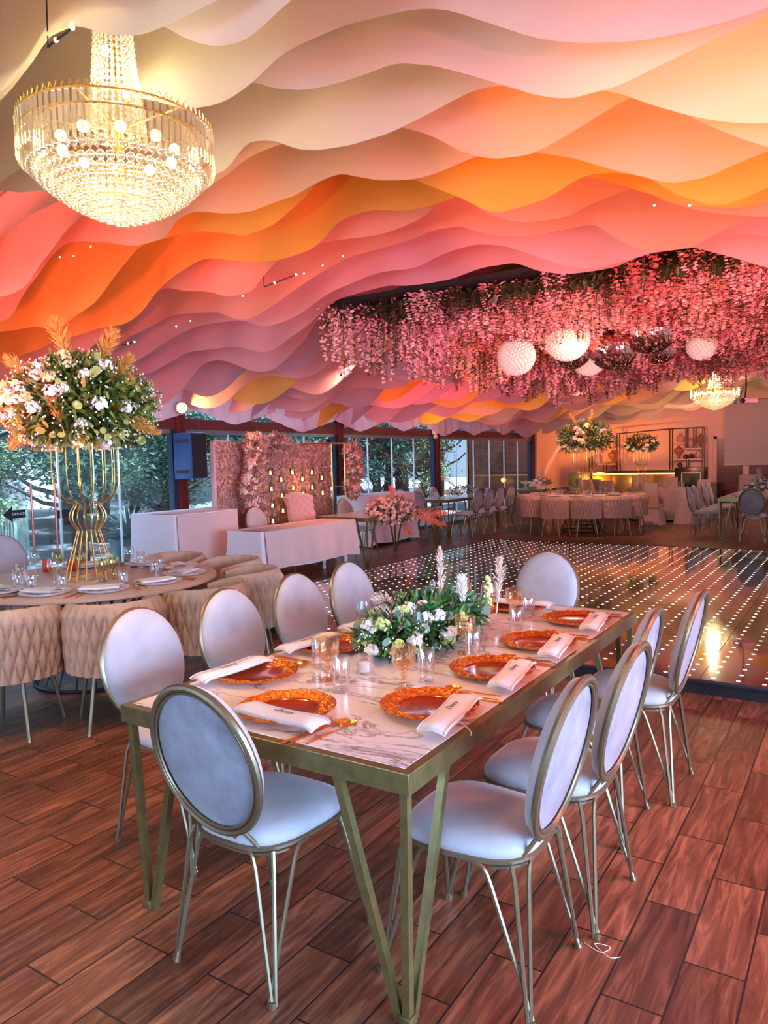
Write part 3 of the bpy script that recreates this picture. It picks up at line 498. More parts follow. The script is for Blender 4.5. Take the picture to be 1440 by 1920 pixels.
# ------------------------------------------------------------------ oval-back chair
def smooth(pts,n=6):
    P=[Vector(p) for p in pts]; out=[]
    for i in range(len(P)-1):
        p0=P[max(i-1,0)];p1=P[i];p2=P[i+1];p3=P[min(i+2,len(P)-1)]
        for k in range(n):
            t=k/n; out.append(.5*((2*p1)+(-p0+p2)*t+(2*p0-5*p1+4*p2-p3)*t*t+(-p0+3*p1-3*p2+p3)*t*t*t))
    out.append(P[-1]); return out
def seat_out(a,s=1.0):
    # rounded trapezoid outline, wider at the front
    c,sn=math.cos(a),math.sin(a); x=abs(c)**.62*(1 if c>0 else -1); y=abs(sn)**.62*(1 if sn>0 else -1)
    return (x*(.205+.018*y)*s,(y*.215)*s)
def make_chair(lod=0):
    root=empty('oval_back_chair'); n=40 if not lod else 20
    m=MB(); prof=[(.0,.505),(.5,.508),(.8,.500),(.94,.485),(1.0,.465),(.985,.447),(.90,.440),(0,.440)]
    vs=[]
    def fn(u,v):
        i=min(int(v*(len(prof)-1)+.5),len(prof)-1); r,z=prof[i]; x,y=seat_out(2*PI*u,max(r,.001)); return (x,y,z)
    m.grid(fn,n,len(prof),closeu=True); m.build('seat',VELV,root,ang=60)
    m=MB(); m.tube([(*seat_out(2*PI*k/32,.985),.440) for k in range(32)],.009,6,closed=True)
    m.tube([(*seat_out(2*PI*k/32,.93),.418) for k in range(18,31)],.007,6) ; m.build('seat_frame',BRONZE,root)
    # backrest tilted
    T=Matrix.Translation((0,-.268,.722))@Matrix.Rotation(R(13),4,'X')
    A,B=.212,.245
    m=MB()
    pf=[(0,.042),(.45,.040),(.8,.034),(.95,.022),(1.0,.004),(.99,-.012)]
    m.grid(lambda u,v:(lambda r,d:(A*r*math.cos(2*PI*u),d,B*r*math.sin(2*PI*u)))(*pf[min(int(v*(len(pf)-1)+.5),len(pf)-1)]),n,len(pf),T,closeu=True); BR=m.build('backrest',VELV,root,ang=60)
    m=MB(); pb=[(0,-.012),(.6,-.013),(.90,-.010),(.95,-.004)]
    m.grid(lambda u,v:(lambda r,d:(A*r*math.cos(2*PI*u),d,B*r*math.sin(2*PI*u)))(*pb[min(int(v*(len(pb)-1)+.5),len(pb)-1)]),n,len(pb),T,closeu=True); o=m.build('back_panel',VELB,BR,ang=60); 
    m=MB(); m.tube([T@Vector((A*math.cos(2*PI*k/n),-.012,B*math.sin(2*PI*k/n))) for k in range(n)],.012,8,closed=True)
    m.tube([T@Vector((A*.93*math.cos(2*PI*k/n),-.016,B*.93*math.sin(2*PI*k/n))) for k in range(n)],.005,6,closed=True); m.build('back_frame',BRONZE,BR)
    m=MB()
    for x in (-.10,-.045,.045,.10):
        zt=-B*math.sqrt(max(0,1-(x/A)**2)); p=T@Vector((x,-.012,zt)); q=Vector((x*1.25,-.185,.438)); m.tube([p,q],.007,6)
    m.tube([(-.13,-.185,.438),(0,-.205,.432),(.13,-.185,.438)],.008,6)
    m.build('back_stay',BRONZE,root)
    for sx in (-1,1):
        for sy in (-1,1):
            m=MB(); F=Vector((sx*(.225 if sy>0 else .205),sy*.245,.0)); up=.425
            C0=Vector((sx*.168,sy*.176,.437)); starts=[Vector((sx*.200,sy*.045,.437)),Vector((sx*.05,sy*.209,.437)),C0]
            for j,s in enumerate(starts):
                o_=F+Vector(((j-1)*.008*sx,(j-1)*-.006*sy,.004)); d_=(Vector((sx*.205,sy*.205,.437))-s); d_.z=0
                if j<2: k1=s+d_.normalized()*.055; k1.z=.428; k2=k1.lerp(o_,.10); k2+=d_.normalized()*.012; k2.z=.375; k3=k2.lerp(o_,.3); pts=smooth([s,k1,k2],4)[:-1]+[k2,k3,o_]
                else: pts=[s,s.lerp(o_,.1)+Vector((sx*.008,sy*.008,0)),o_]
                m.tube(pts,.0068,6)
            m.tube([F+Vector((0,0,.0)),F+Vector((0,0,.02))],.013,8); m.build('leg',BRONZE,root)
    return root
def place(root,x,y,a,label,first,group=None):
    """a = compass angle the sitter faces, degrees; 0 looks along +y"""
    c=root if first else copy_tree(root); c.location=(x,y,0); c.rotation_euler=(0,0,R(-a)); c['label']=label
    if group: c['group']=group
    return c
chair=make_chair(); tag(chair,'x','chair')
CG='oval-back chairs around the marble table'
main=[(-1.65,1.80,0,'grey velvet oval-back chair at the near short end of the marble table, seen from behind'),
(-1.01,2.08,-90,'oval-back chair on the right side of the marble table, nearest the viewer'),
(-.965,2.57,-88,'oval-back chair on the right side of the marble table, second from the viewer'),
(-1.05,3.17,-91,'oval-back chair on the right side of the marble table, third from the viewer'),
(-.955,3.66,-90,'oval-back chair on the right side of the marble table, farthest and tallest looking'),
(-2.44,2.17,90,'oval-back chair on the left side of the marble table, nearest the viewer'),
(-2.44,2.73,90,'oval-back chair on the left side of the marble table, second from the viewer'),
(-2.44,3.28,90,'oval-back chair on the left side of the marble table, third from the viewer'),
(-2.44,3.80,90,'oval-back chair on the left side of the marble table, farthest from the viewer'),
(-1.78,4.44,180,'cream-looking oval-back chair facing the viewer at the far short end of the marble table')]
for i,(x,y,a,l) in enumerate(main): place(chair,x,y,a,l,i==0,CG)
# ------------------------------------------------------------------ rectangular hairpin table
def make_table(W,L,H=.76,name='banquet_table',mt=OLIVE,inset=.05):
    root=empty(name); hw,hl=W/2,L/2
    m=MB(); m.bbox((-hw+.03,-hl+.03,H-.03),(hw-.03,hl-.03,H+.001),.001); m.build('tabletop',MARBLE,root,ang=20)
    m=MB()
    for a,b in (((-hw,-hl,H-.062),(hw,-hl+.032,H)),((-hw,hl-.032,H-.062),(hw,hl,H)),((-hw,-hl+.032,H-.062),(-hw+.032,hl-.032,H)),((hw-.032,-hl+.032,H-.062),(hw,hl-.032,H))): m.bbox(a,b,.002)
    m.build('apron_frame',mt,root,ang=20)
    for sx in (-1,1):
        for sy in (-1,1):
            m=MB(); F=Vector((sx*(hw-inset),sy*(hl-inset),0))
            for k,s in enumerate(((sx*(hw-.028),sy*(hl-.028),H-.06),(sx*(hw-.26),sy*(hl-.028),H-.06),(sx*(hw-.028),sy*(hl-.26),H-.06))):
                m.tube([s,F+Vector(((0,-sx*.024,0)[k],(0,0,-sy*.024)[k],.0))],.0125,sq=True)
            m.bbox((F.x-.02,F.y-.02,0),(F.x+.02,F.y+.02,.03),.003); m.build('leg',mt,root,ang=30)
    return root
mt_=make_table(1.2,2.38); mt_.location=(-1.62,2.85,0); tag(mt_,'long white marble banquet table with olive gold metal frame and hairpin legs, in the foreground','table')
# ------------------------------------------------------------------ tableware prototypes
def make_charger(mt=COPPER,rim=CRIM,r=.168,name='charger_plate'):
    root=empty(name); rnd=random.Random(2)
    MB().lathe([(.0,.006),(r*.60,.006),(r*.64,.010),(r*.66,.015),(r*.60,.009),(0.0,.003)] if 0 else [(0.0001,.007),(r*.58,.007),(r*.63,.010),(r*.66,.014)],48).build('well',mt,root,ang=60)
    m=MB(); n=120
    def fn(u,v):
        a=2*PI*u; rr=r*(.66+.34*v); z=.014+.012*v
        rel=.0042*math.sin(a*12+3*math.sin(v*7))*math.sin(v*9)+.0034*math.sin(a*24+v*14)*math.sin(v*PI)
        if v>.9: rr*=1+.012*math.sin(a*24)
        if v<.12: z+=.002*math.sin(a*60)
        return (rr*math.cos(a),rr*math.sin(a),z+rel)
    m.grid(fn,n,12,closeu=True)
    m.lathe([(r*1.0,.026),(r*.985,.020),(r*.6,.001),(.0001,.001)],40); m.build('embossed_rim',rim,root,ang=60); return root
def make_napkin(txt='Danny',w=.36,d=.092,mt=WHITE):
    root=empty('folded_napkin'); m=MB()
    def prof(x): return .022-.9*max(0,abs(x)-.145)**1.3-.003*math.cos(x*14)
    for lay,(dz,s) in enumerate(((0,1),(.003,.985),(.006,.96))):
        def fn(u,v,dz=dz,s=s):
            x=(u-.5)*w*s; y=(v-.5)*d*s+.006*math.sin(x*11+dz*90); e=min(v,1-v); return (x,y,max(.003,prof(x))+dz+(-.004*math.cos(v*PI*2)) -(.004 if e<.02 else 0))
        m.grid(fn,18,7)
    # folded side edges
    m.grid(lambda u,v:((u-.5)*w,(-.5)*d+.006*math.sin((u-.5)*w*11),max(.003,prof((u-.5)*w))-.003+v*.007),18,2); m.grid(lambda u,v:((u-.5)*w,.5*d+.006*math.sin((u-.5)*w*11),max(.003,prof((u-.5)*w))-.003+v*.007),18,2)
    m.build('cloth',mt,root,ang=60)
    if txt: text(txt,'handwritten_name',BLACKT,root,Matrix.Translation((.02,.006,.0325)),.030,.0002,.4)
    return root
def make_fork(mt=ROSEG,L=.21):
    root=empty('fork'); m=MB(); m.tube(smooth([(0,-L*.5,.002),(0,-.02,.003),(0,L*.18,.005),(0,L*.25,.004)],4),[.0035]*4+[.0028]*9,6); m.build('handle',mt,root)
    m=MB(); m.grid(lambda u,v:((u-.5)*.022*(.35+.65*min(1,v*2)),L*.25+v*.035,.004+.002*v),6,6)
    for k in range(4): x=-.0095+k*.00633; m.tube([(x,L*.25+.033,.006),(x,L*.25+.055,.009),(x*.95,L*.25+.08,.006)],[.0022,.002,.0013],6)
    m.build('tines',mt if mt!=ROSEG else GOLDC,root); return root
def make_spoon(mt=ROSEG,L=.20):
    root=empty('spoon'); m=MB(); m.tube(smooth([(0,-L*.5,.002),(0,0,.004),(0,L*.25,.005)],4),[.0036]*5+[.0026]*4,6); m.build('handle',mt,root)
    m=MB(); m.grid(lambda u,v:(.0225*math.cos(2*PI*u)*v,L*.25+.032+.034*math.sin(2*PI*u)*v,.002+.010*v*v),24,7,closeu=True); m.build('bowl',GOLDC,root); return root
def make_knife(mt=ROSEG,L=.22):
    root=empty('knife'); MB().tube([(0,-L*.5,.003),(0,0,.004)],.0038,6).build('handle',mt,root)
    MB().bbox((-.007,0,.002),(.006,L*.5,.0045),.001).build('blade',mt,root); return root
def make_goblet(mt=GLASSA,h=.165,r=.043):
    root=empty('ribbed_goblet'); H=h/.165
    MB().lathe([(.001,.074*H),(r*.45,.077*H),(r*.85,.090*H),(r,.112*H),(r,.165*H)],48,wob=lambda a,i:(.018*math.cos(24*a) if i>1 else 0)).build('ribbed_bowl',mt,root,ang=80)
    m=MB().lathe([(.036,.0),(.036,.003),(.022,.010),(.008,.016),(.006,.024),(.011,.032),(.011,.038),(.006,.045),(.011,.054),(.012,.060),(.007,.068),(.010,.074)],24); m.build('stem',mt,root); 
    MB().lathe([(.036,0),(.001,.001)],24).build('foot',mt,root); return root
def make_tumbler(h=.13,r=.034,mt=GLASSC):
    root=empty('tumbler_glass'); MB().lathe([(r*.88,.0),(r*.9,.004),(r*.97,h*.5),(r,h-.001),(r*.97,h),(r*.93,h-.002),(r*.86,.012),(.001,.010)],28).build('glass_wall',mt,root,ang=50)
    MB().lathe([(r*.88,0),(.001,.001)],24).build('thick_base',mt,root); return root
def make_wine(mt=GLASSC):
    root=empty('wine_glass'); MB().lathe([(.002,.098),(.02,.101),(.036,.118),(.042,.145),(.040,.175),(.034,.205)],28).build('bowl',mt,root,ang=80)
    MB().lathe([(.036,.0),(.034,.003),(.010,.008),(.0045,.02),(.004,.06),(.0045,.092),(.01,.1)],20).build('stem',mt,root); return root
def make_votive():
    root=empty('votive_candle_holder'); MB().lathe([(.030,0),(.037,.006),(.040,.02),(.040,.075),(.037,.075),(.036,.012),(.001,.010)],48,wob=lambda a,i:.03*math.cos(20*a)).build('ribbed_cup',GLASSC,root,ang=80)
    MB().lathe([(.001,.012),(.022,.012),(.022,.045),(.019,.047),(.001,.046)],20).build('candle',mat('white_wax',(.9,.88,.86),.5),root); return root
PR=dict(ch=make_charger(),nk=make_napkin(),fk=make_fork(),sp=make_spoon(),kn=make_knife(),gb=make_goblet(),tb=make_tumbler(),wn=make_wine(),vt=make_votive())
USED={}
def put(k,x,y,z,a,lab,cat,group=None,s=1):
    o=PR[k] if k not in USED else copy_tree(PR[k]); USED[k]=1
    if 'group' in o: del o['group']
    o.location=(x,y,z); o.rotation_euler=(0,0,R(-a)); o.scale=(s,s,s); tag(o,lab,cat,group); return o
def place_setting(cx,cy,a,z,where,txt=True,nap=(.03,-.10,0),cut=(.215,.015,0),keys=('ch','nk','fk','sp','kn'),names=('copper charger plate with embossed rim','white folded napkin with handwritten name','gold-tined fork','gold spoon','rose gold knife'),group='main table'):
    ca,sa=math.cos(R(-a)),math.sin(R(-a)); L=lambda x,y:(cx+ca*x-sa*y,cy+sa*x+ca*y)
    put(keys[0],cx,cy,z,a,names[0]+' '+where,'plate','charger plates on the '+group)
    put(keys[1],*L(nap[0],nap[1]),z+.012,a+nap[2],names[1]+' '+where,'napkin','napkins on the '+group)
    if keys[2]:
        put(keys[2],*L(cut[0]-.025,cut[1]-.02),z,a+cut[2],names[2]+' '+where,'fork','forks on the '+group)
        put(keys[4],*L(cut[0]-.048,cut[1]-.045),z,a+cut[2],names[4]+' '+where,'knife','knives on the '+group)
        put(keys[3],*L(cut[0]+.02,cut[1]-.02),z,a+cut[2],names[3]+' '+where,'spoon','spoons on the '+group)
ZT=.762
place_setting(-1.635,1.885,0,ZT,'at the near short end of the marble table',nap=(.05,-.10,4),cut=(.235,-.075,8))
for y,w_ in ((2.14,'nearest the viewer'),(2.64,'second from the viewer'),(3.13,'third from the viewer'),(3.66,'farthest from the viewer')):
    place_setting(-1.225,y,-90,ZT,'on right side of marble table, '+w_,nap=(-.06,-.115,-6),cut=(.215,-.035,-6))
for y,w_ in ((2.15,'nearest the viewer'),(2.64,'second from the viewer'),(3.10,'third from the viewer'),(3.56,'farthest from the viewer')):
    place_setting(-2.02,y,90,ZT,'on left side of marble table, '+w_,nap=(.03,-.095,5),cut=(-.22,.0,4))
place_setting(-1.62,3.83,180,ZT,'at the far short end of the marble table',nap=(0,-.05,0))
glasses=[('gb',-1.41,2.28,'amber ribbed goblet right of the candle holder, nearest goblet'),('tb',-1.385,2.40,'clear tumbler right behind the nearest amber goblet'),('gb',-1.735,2.25,'amber ribbed goblet left of the candle holder'),('tb',-1.61,2.165,'clear tumbler nearest the viewer, in front of the left amber goblet'),('tb',-1.87,2.37,'clear tumbler behind the left amber goblet'),('vt',-1.66,2.385,'clear ribbed glass candle holder in front of the flowers'),
('wn',-1.575,2.70,'large clear wine glass in front of the green leaves'),('gb',-1.44,2.84,'amber goblet right of the flowers, near the second right plate'),('tb',-1.385,2.80,'clear tumbler near the second right charger plate'),('wn',-1.93,2.79,'clear wine glass left of the flowers'),('gb',-1.93,2.97,'orange looking goblet behind the left end of the flowers'),('tb',-1.40,3.30,'clear tumbler near the third right charger plate'),('gb',-1.52,3.56,'amber goblet near the far end of the table, right side'),('tb',-1.47,3.63,'clear tumbler beside the far right amber goblet'),('wn',-1.60,3.42,'clear wine glass behind the right end of the flowers'),('wn',-1.90,3.42,'clear wine glass behind the flowers, far left'),('gb',-1.90,3.28,'orange goblet standing behind the middle of the flowers'),('gb',-1.84,3.62,'orange goblet at the far left behind the pampas plume'),('tb',-1.97,3.62,'clear tumbler at the far left corner of the table'),('tb',-1.99,2.93,'clear tumbler on the left, beside the orange looking goblet'),('gb',-1.70,3.68,'orange goblet at the far end behind the white feather flower')]
for k,x,y,l in glasses: put(k,x,y,ZT,random.uniform(0,90),l+' on the marble table',{'gb':'goblet','tb':'glass','wn':'wine glass','vt':'candle holder'}[k],{'gb':'amber goblets on the marble table','tb':'tumblers on the marble table','wn':'wine glasses on the marble table'}.get(k))
# thread hanging over the table edge and on the floor
P=at(875,1340,.79); m=MB(); m.tube(smooth([(-1.13,2.08,.80),(-1.09,2.06,.785),(-1.02,2.03,.764),(-1.012,2.02,.75)],4),.0012,5); tag(m.build('loose_thread',mat('cream_thread',(.85,.75,.6),.7)),'thin loose thread hanging from a charger plate over the table edge','thread')
P=at(1130,1780); m=MB(); m.tube(smooth([(P.x-.06,P.y,.002),(P.x,P.y-.02,.002),(P.x+.02,P.y+.02,.003),(P.x-.03,P.y+.01,.003),(P.x+.03,P.y-.03,.002),(P.x+.06,P.y-.01,.002)],5),.0012,5); tag(m.build('loose_thread',bpy.data.materials['cream_thread']),'curled white thread lying on the floor beside the right-hand chair legs','thread')
# ------------------------------------------------------------------ flowers
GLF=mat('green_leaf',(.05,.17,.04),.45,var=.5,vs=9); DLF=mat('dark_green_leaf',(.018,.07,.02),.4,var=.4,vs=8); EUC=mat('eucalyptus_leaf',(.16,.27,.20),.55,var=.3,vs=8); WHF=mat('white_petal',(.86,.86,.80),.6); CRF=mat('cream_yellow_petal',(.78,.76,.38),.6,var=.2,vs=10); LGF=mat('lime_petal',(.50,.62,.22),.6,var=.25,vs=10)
PAM=mat('golden_pampas',(.72,.38,.08),.85,var=.25,vs=30); PAMC=mat('blush_pampas',(.74,.60,.48),.85,var=.2,vs=30); DRY=mat('dried_leaf',(.50,.20,.12),.7,var=.35,vs=12); PNK=mat('pink_petal',(.82,.36,.34),.6,var=.25,vs=12); PEA=mat('peach_petal',(.85,.45,.32),.6,var=.25,vs=12); WOODM=mat('wood_brown',(.22,.11,.06),.6)
def rv(rnd): 
    while 1:
        v=Vector((rnd.uniform(-1,1),rnd.uniform(-1,1),rnd.uniform(-1,1)))
        if .05<v.length<1: return v.normalized()
def fol(m,rnd,c,rad,n,L,W,zmin=-1,shell=.5):
    for _ in range(n):
        d=rv(rnd)
        if d.z<zmin: d.z=zmin*rnd.random(); 
        r=shell+(1-shell)*rnd.random()**.5; p=Vector((c[0]+d.x*rad[0]*r,c[1]+d.y*rad[1]*r,c[2]+d.z*rad[2]*r)); q=(d+rv(rnd)*.8).normalized(); m.leaf(p,q,rv(rnd),L*rnd.uniform(.6,1.3),W*rnd.uniform(.7,1.2),.4)
def cluster(rnd,r,n,ps):
    m=MB()
    for _ in range(n):
        d=rv(rnd); 
        if d.z<-.4: d.z*=-1
        m.disc(d*r*rnd.uniform(.8,1.05),d+rv(rnd)*.5,ps*rnd.uniform(.7,1.2),5)
    m.ball((0,0,0),r*.5,8,6); return m
def plume(m,p,d,L,w,rnd,n=170):
    d=d.normalized(); s=d.orthogonal().normalized(); cur=d.cross(s)
    m.tube([p,p+d*L*.5,p+d*L+cur*.03],[.004,.003,.001],5)
    for _ in range(n):
        t=.25+.8*rnd.random(); q=p+d*L*t*.97+cur*.03*t*t; k=math.sin(min(1,(t-.2)/.85)*PI)**.6*w
        o=(rv(rnd)+d*1.4).normalized(); m.leaf(q,o,rv(rnd),k*rnd.uniform(.8,1.5)+.01,.007,.3)
def bouquet(name,loc,rad,lab,seed,nleaf,leafL,nw,ny,npl,plL,plm,mats,bs=.05,euc=60,flat=-.6,stems=0,group=None,sprig=1,psz=.014):
    rnd=random.Random(seed); root=empty(name,loc); tag(root,lab,'flower arrangement',group)
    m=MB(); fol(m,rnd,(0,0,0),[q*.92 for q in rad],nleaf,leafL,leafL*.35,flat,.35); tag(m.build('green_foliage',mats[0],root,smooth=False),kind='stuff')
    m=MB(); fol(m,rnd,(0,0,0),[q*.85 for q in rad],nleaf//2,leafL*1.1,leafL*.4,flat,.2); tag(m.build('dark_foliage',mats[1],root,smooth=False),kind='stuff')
    m=MB()
    for _ in range(euc):
        d=rv(rnd); d.z=max(d.z,flat); p=Vector([d[i]*rad[i]*rnd.uniform(.85,1.08) for i in range(3)]); m.disc(p,rv(rnd),leafL*.33*rnd.uniform(.8,1.3),8)
    tag(m.build('round_leaf',mats[2],root,smooth=False),kind='stuff')
    for (num,mt,nm) in ((nw,mats[3],'white_blossom'),(ny,mats[4],'cream_blossom')):
        for k in range(num):
            d=rv(rnd); d.z=max(d.z,flat)
            if d.y>.2: d.y*=-1
            p=[d[i]*rad[i]*rnd.uniform(.82,1.0) for i in range(3)]; cluster(rnd,bs*rnd.uniform(.7,1.2),52,psz).build(nm,mt,root,smooth=False,loc=p)
    if sprig:
        m=MB()
        for _ in range(int(260*sprig)):
            d=rv(rnd); d.z=max(d.z,flat); p=Vector([d[i]*rad[i]*rnd.uniform(.9,1.1) for i in range(3)]); m.ball(p,.0065*(bs/.05),4,3)
        tag(m.build('baby_breath',mats[3],root),kind='stuff')
    for k in range(npl):
        d=rv(rnd); d.z=abs(d.z)*1.1+.15 if k%3 else d.z*.4
        if d.y>.3: d.y*=-.5
        m=MB(); plume(m,Vector((0,0,0)),d,plL*rnd.uniform(.85,1.15)*max(rad),max(rad)*.13,rnd); m.build('pampas_plume',plm,root,smooth=False)
    return root
# centrepiece on the marble table
GM=[GLF,DLF,EUC,WHF,LGF]
rnd=random.Random(11)
cp=bouquet('floral_centrepiece',(-1.70,2.95,.86),(.22,.50,.11),'low centrepiece of white and green flowers with eucalyptus and pampas on the marble table',5,1100,.065,18,16,0,.3,PAMC,GM,.030,60,-.9,sprig=1.0,psz=.011)
for (dx,dy,dz,L,w_,mt,k) in ((.02,.02,.05,.30,.026,PAMC,0),(.22,.20,.06,.24,.034,PAMC,0),(-.05,-.55,-.02,.34,.06,PAMC,1),(-.12,-.5,.0,.3,.06,PAMC,1),(.05,-.52,-.06,.3,.06,PAMC,1),(-.2,-.3,.05,.28,.05,PAMC,1)):
    m=MB(); d=Vector((dx*.4,dy*.4,1)) if not k else Vector((dx*1.2,dy,.18+dz)); plume(m,Vector((0 if k else dx,0 if k else dy+.1,0)),d,L if k else L+.02,w_,rnd,200); m.build('pampas_plume',mt,cp,smooth=False)
m=MB(); plume(m,Vector((.12,.14,.02)),Vector((.05,0,1)),.17,.034,rnd,220)
m.build('white_feather_flower',WHF,cp,smooth=False)
m=MB()
for k in range(30): m.ball((.20+rnd.uniform(-.012,.012),.26+rnd.uniform(-.012,.012),.05+k*.0045),.009,5,4)
m.build('green_spike',LGF,cp)
for bx_,by_ in ((-.06,-.05),(.10,-.12)):
    m=MB()
    for k in range(12): a=k*2.4; m.leaf(Vector((bx_,by_,.07)),Vector((math.cos(a),math.sin(a),.6+.05*k)),Vector((0,0,1)),.10,.045,.5)
    m.build('broad_green_leaf',GLF,cp,smooth=False)
# ------------------------------------------------------------------ round table with woven tub chairs
WOV=mat('blush_woven_upholstery',(.50,.335,.24),.75,var=.10,vs=6,bump=.12,bs=60); TAN=mat('tan_tabletop',(.62,.42,.30),.35,var=.08,vs=3)
def make_round(r=.93,ring=.43):
    root=empty('round_banquet_table'); MB().lathe([(0.001,.762),(r-.01,.762),(r,.755),(r,.735),(r-.02,.728),(.001,.728)],72).build('tabletop',TAN,root,ang=40)
    m=MB(); m.tube([(ring*math.cos(2*PI*k/40),ring*math.sin(2*PI*k/40),.012) for k in range(40)],.012,8,closed=True); m.tube([(.36*math.cos(2*PI*k/40),.36*math.sin(2*PI*k/40),.16) for k in range(40)],.009,8,closed=True); m.build('floor_ring',DARKM,root)
    m=MB()
    for k in range(20): a=2*PI*k/20; m.tube([(ring*math.cos(a),ring*math.sin(a),.012),(.30*math.cos(a),.30*math.sin(a),.3),(.30*math.cos(a+.15),.30*math.sin(a+.15),.5),(.42*math.cos(a),.42*math.sin(a),.728)],.007,6)
    m.build('wire_pedestal',DARKM,root); return root
rt=make_round(); rt.location=(-4.95,3.50,0); tag(rt,'round tan banquet table with dark wire pedestal at the left, ringed by woven chairs','table')
def make_woven(lod=0):
    root=empty('woven_tub_chair'); nu,nv=(240,34) if not lod else (70,14); z0,z1=.36,.775; ro,ri=.295,.238; AA=R(128)
    def H(a,v):
        p=a*14.2; q=v*5.4; s1=abs(math.sin(p+q)); s2=abs(math.sin(p-q)); return .033*min(s1,s2)**.45*min(1,(1-v)*7+.12)+.008*math.sin(PI*v)**.5-.012
    def fo(u,v):
        a=-PI/2+(u-.5)*2*AA; r=ro*(1-.05*(1-v))+H(a,v); x=r*math.cos(a); y=r*math.sin(a); top=z1-.05*(abs(u-.5)*2)**4; return (x,y,z0+(top-z0)*v)
    def fi(u,v):
        a=-PI/2+(u-.5)*2*AA; r=ri+(.012*abs(math.sin(a*8)) if v>.3 else 0); top=z1-.05*(abs(u-.5)*2)**4; return (r*math.cos(a),r*math.sin(a),z0+.05+(top-z0-.05)*v)
    def ft(u,v):
        a=-PI/2+(u-.5)*2*AA; o=fo(u,1); i=fi(u,1); t=v; b=.022*math.sin(PI*v)*(1-.15*abs(math.cos(u*54))); return (o[0]+(i[0]-o[0])*t,o[1]+(i[1]-o[1])*t,o[2]+b)
    m=MB(); m.grid(fo,nu,nv); m.grid(fi,nu,6); m.grid(ft,nu,6)
    for u in (0,1): m.grid(lambda s,t,u=u:tuple(Vector(fo(u,t)).lerp(Vector(fi(u,t)),s)),5,10)
    m.build('woven_backrest',WOV,root,ang=70)
    MB().lathe([(0.001,.47),(.18,.475),(.235,.46),(.245,.42),(.24,.37),(.001,.36)],32).build('seat_cushion',WOV,root,ang=60)
    for sx in (-1,1):
        for sy in (-1,1): m=MB(); m.tube([(sx*.15,sy*.16,.37),(sx*.205,sy*.215,.0)],[.013,.011],10); m.tube([(sx*.204,sy*.2145,.0),(sx*.202,sy*.212,.015)],.0135,10); m.build('leg',BRONZE,root)
    return root
wv=make_woven(); tag(wv,'x','chair'); wl=['woven blush tub chair at the left round table, at the left edge of the picture','woven blush tub chair at the left round table, second from the left edge','woven blush tub chair at the left round table, behind the nearest oval chair','woven blush tub chair at the left round table, rightmost','woven blush tub chair beyond the left round table, beside the clothed table','woven blush tub chair beyond the left round table, behind the vase foot','woven blush tub chair on the window side of the left round table, behind the vase','woven blush tub chair on the window side of the left round table, far left']
for i,a in enumerate((-60,-29,4,38,72,107,-92)):
    x=-4.95+1.14*math.cos(R(a)); y=3.5+1.14*math.sin(R(a)); f=math.degrees(math.atan2(-4.95-x,3.5-y)); place(wv,x,y,f,wl[i] if i<6 else 'woven blush tub chair of the left round table, just outside the left edge',i==0,'woven chairs around the left round table')
# place settings on the round table
PR['ch2']=make_charger(mat('white_glazed_plate',(.82,.76,.76),.18,coat=.5),mat('pearl_rim',(.80,.70,.68),.3,.2,bump=.3,bs=90),.165); PR['nk2']=make_napkin('',.26,.12,WHITE)
WH2=dict(keys=('ch2','nk2','fk','sp','kn'),names=('white plate with pearly rim','white folded napkin','rose gold fork','gold spoon','rose gold knife'),group='left round table')
for i,(a,w_) in enumerate(((-60,'at the nearest left seat of the round table'),(-29,'at the nearest right seat of the round table'),(4,'at the right-hand seat of the round table'),(38,'at the far right seat of the round table'),(72,'at far seat of round table beside the clothed tables'),(107,'at far seat of round table behind the vase'),(150,'at the window seat of the round table'),(-92,'at the leftmost near seat of the round table'))):
    x=-4.95+.70*math.cos(R(a)); y=3.5+.70*math.sin(R(a)); f=math.degrees(math.atan2(-4.95-x,3.5-y)); place_setting(x,y,f,ZT,w_,nap=(-.02,0,20),cut=(.25,0,0),**WH2)
PR['gg']=make_goblet(GLASSG,.17,.045); PR['tb2']=make_tumbler(.14,.036)
for i,(px,py,k,l) in enumerate(((195,1090,'gg','olive green goblet right of the vase foot, nearest'),(213,1086,'gg','olive green goblet right of the vase, second'),(150,1078,'gg','olive green goblet standing inside the vase foot line'),(60,1108,'tb2','clear upturned tumbler at the left, nearest the viewer'),(35,1105,'tb2','clear tumbler leftmost on the round table'),(40,1090,'tb2','clear tumbler behind the leftmost one'),(118,1108,'tb2','clear tumbler left of the vase foot'),(232,1100,'tb2','clear tumbler right of the vase foot, near a plate'),(290,1080,'tb2','clear tumbler at the right of the round table, nearer'),(298,1072,'tb2','clear tumbler at the far right of the round table'),(265,1065,'tb2','clear tumbler right of the far wine glass'),(102,1100,'wn','wine glass left of the vase foot'),(65,1080,'wn','wine glass at the far left'),(243,1072,'wn','wine glass right of the vase'),(58,1103,'vt','ribbed candle holder between two tumblers at the left'),(110,1075,'gg','olive goblet left of the vase foot'))):
    p=at(px,py,ZT); put(k,p.x,p.y,ZT,0,l+', on the round table',{'gg':'goblet','tb2':'glass','wn':'wine glass','vt':'candle holder'}[k],None)
PR['am']=make_tumbler(.10,.04,GLASSO)
for px,py,l in ((88,1072,'left'),(135,1070,'right')):
    p=at(px,py,ZT); put('am',p.x,p.y,ZT,0,'orange glass tealight cup at the back of the round table, %s of two'%l,'candle holder')
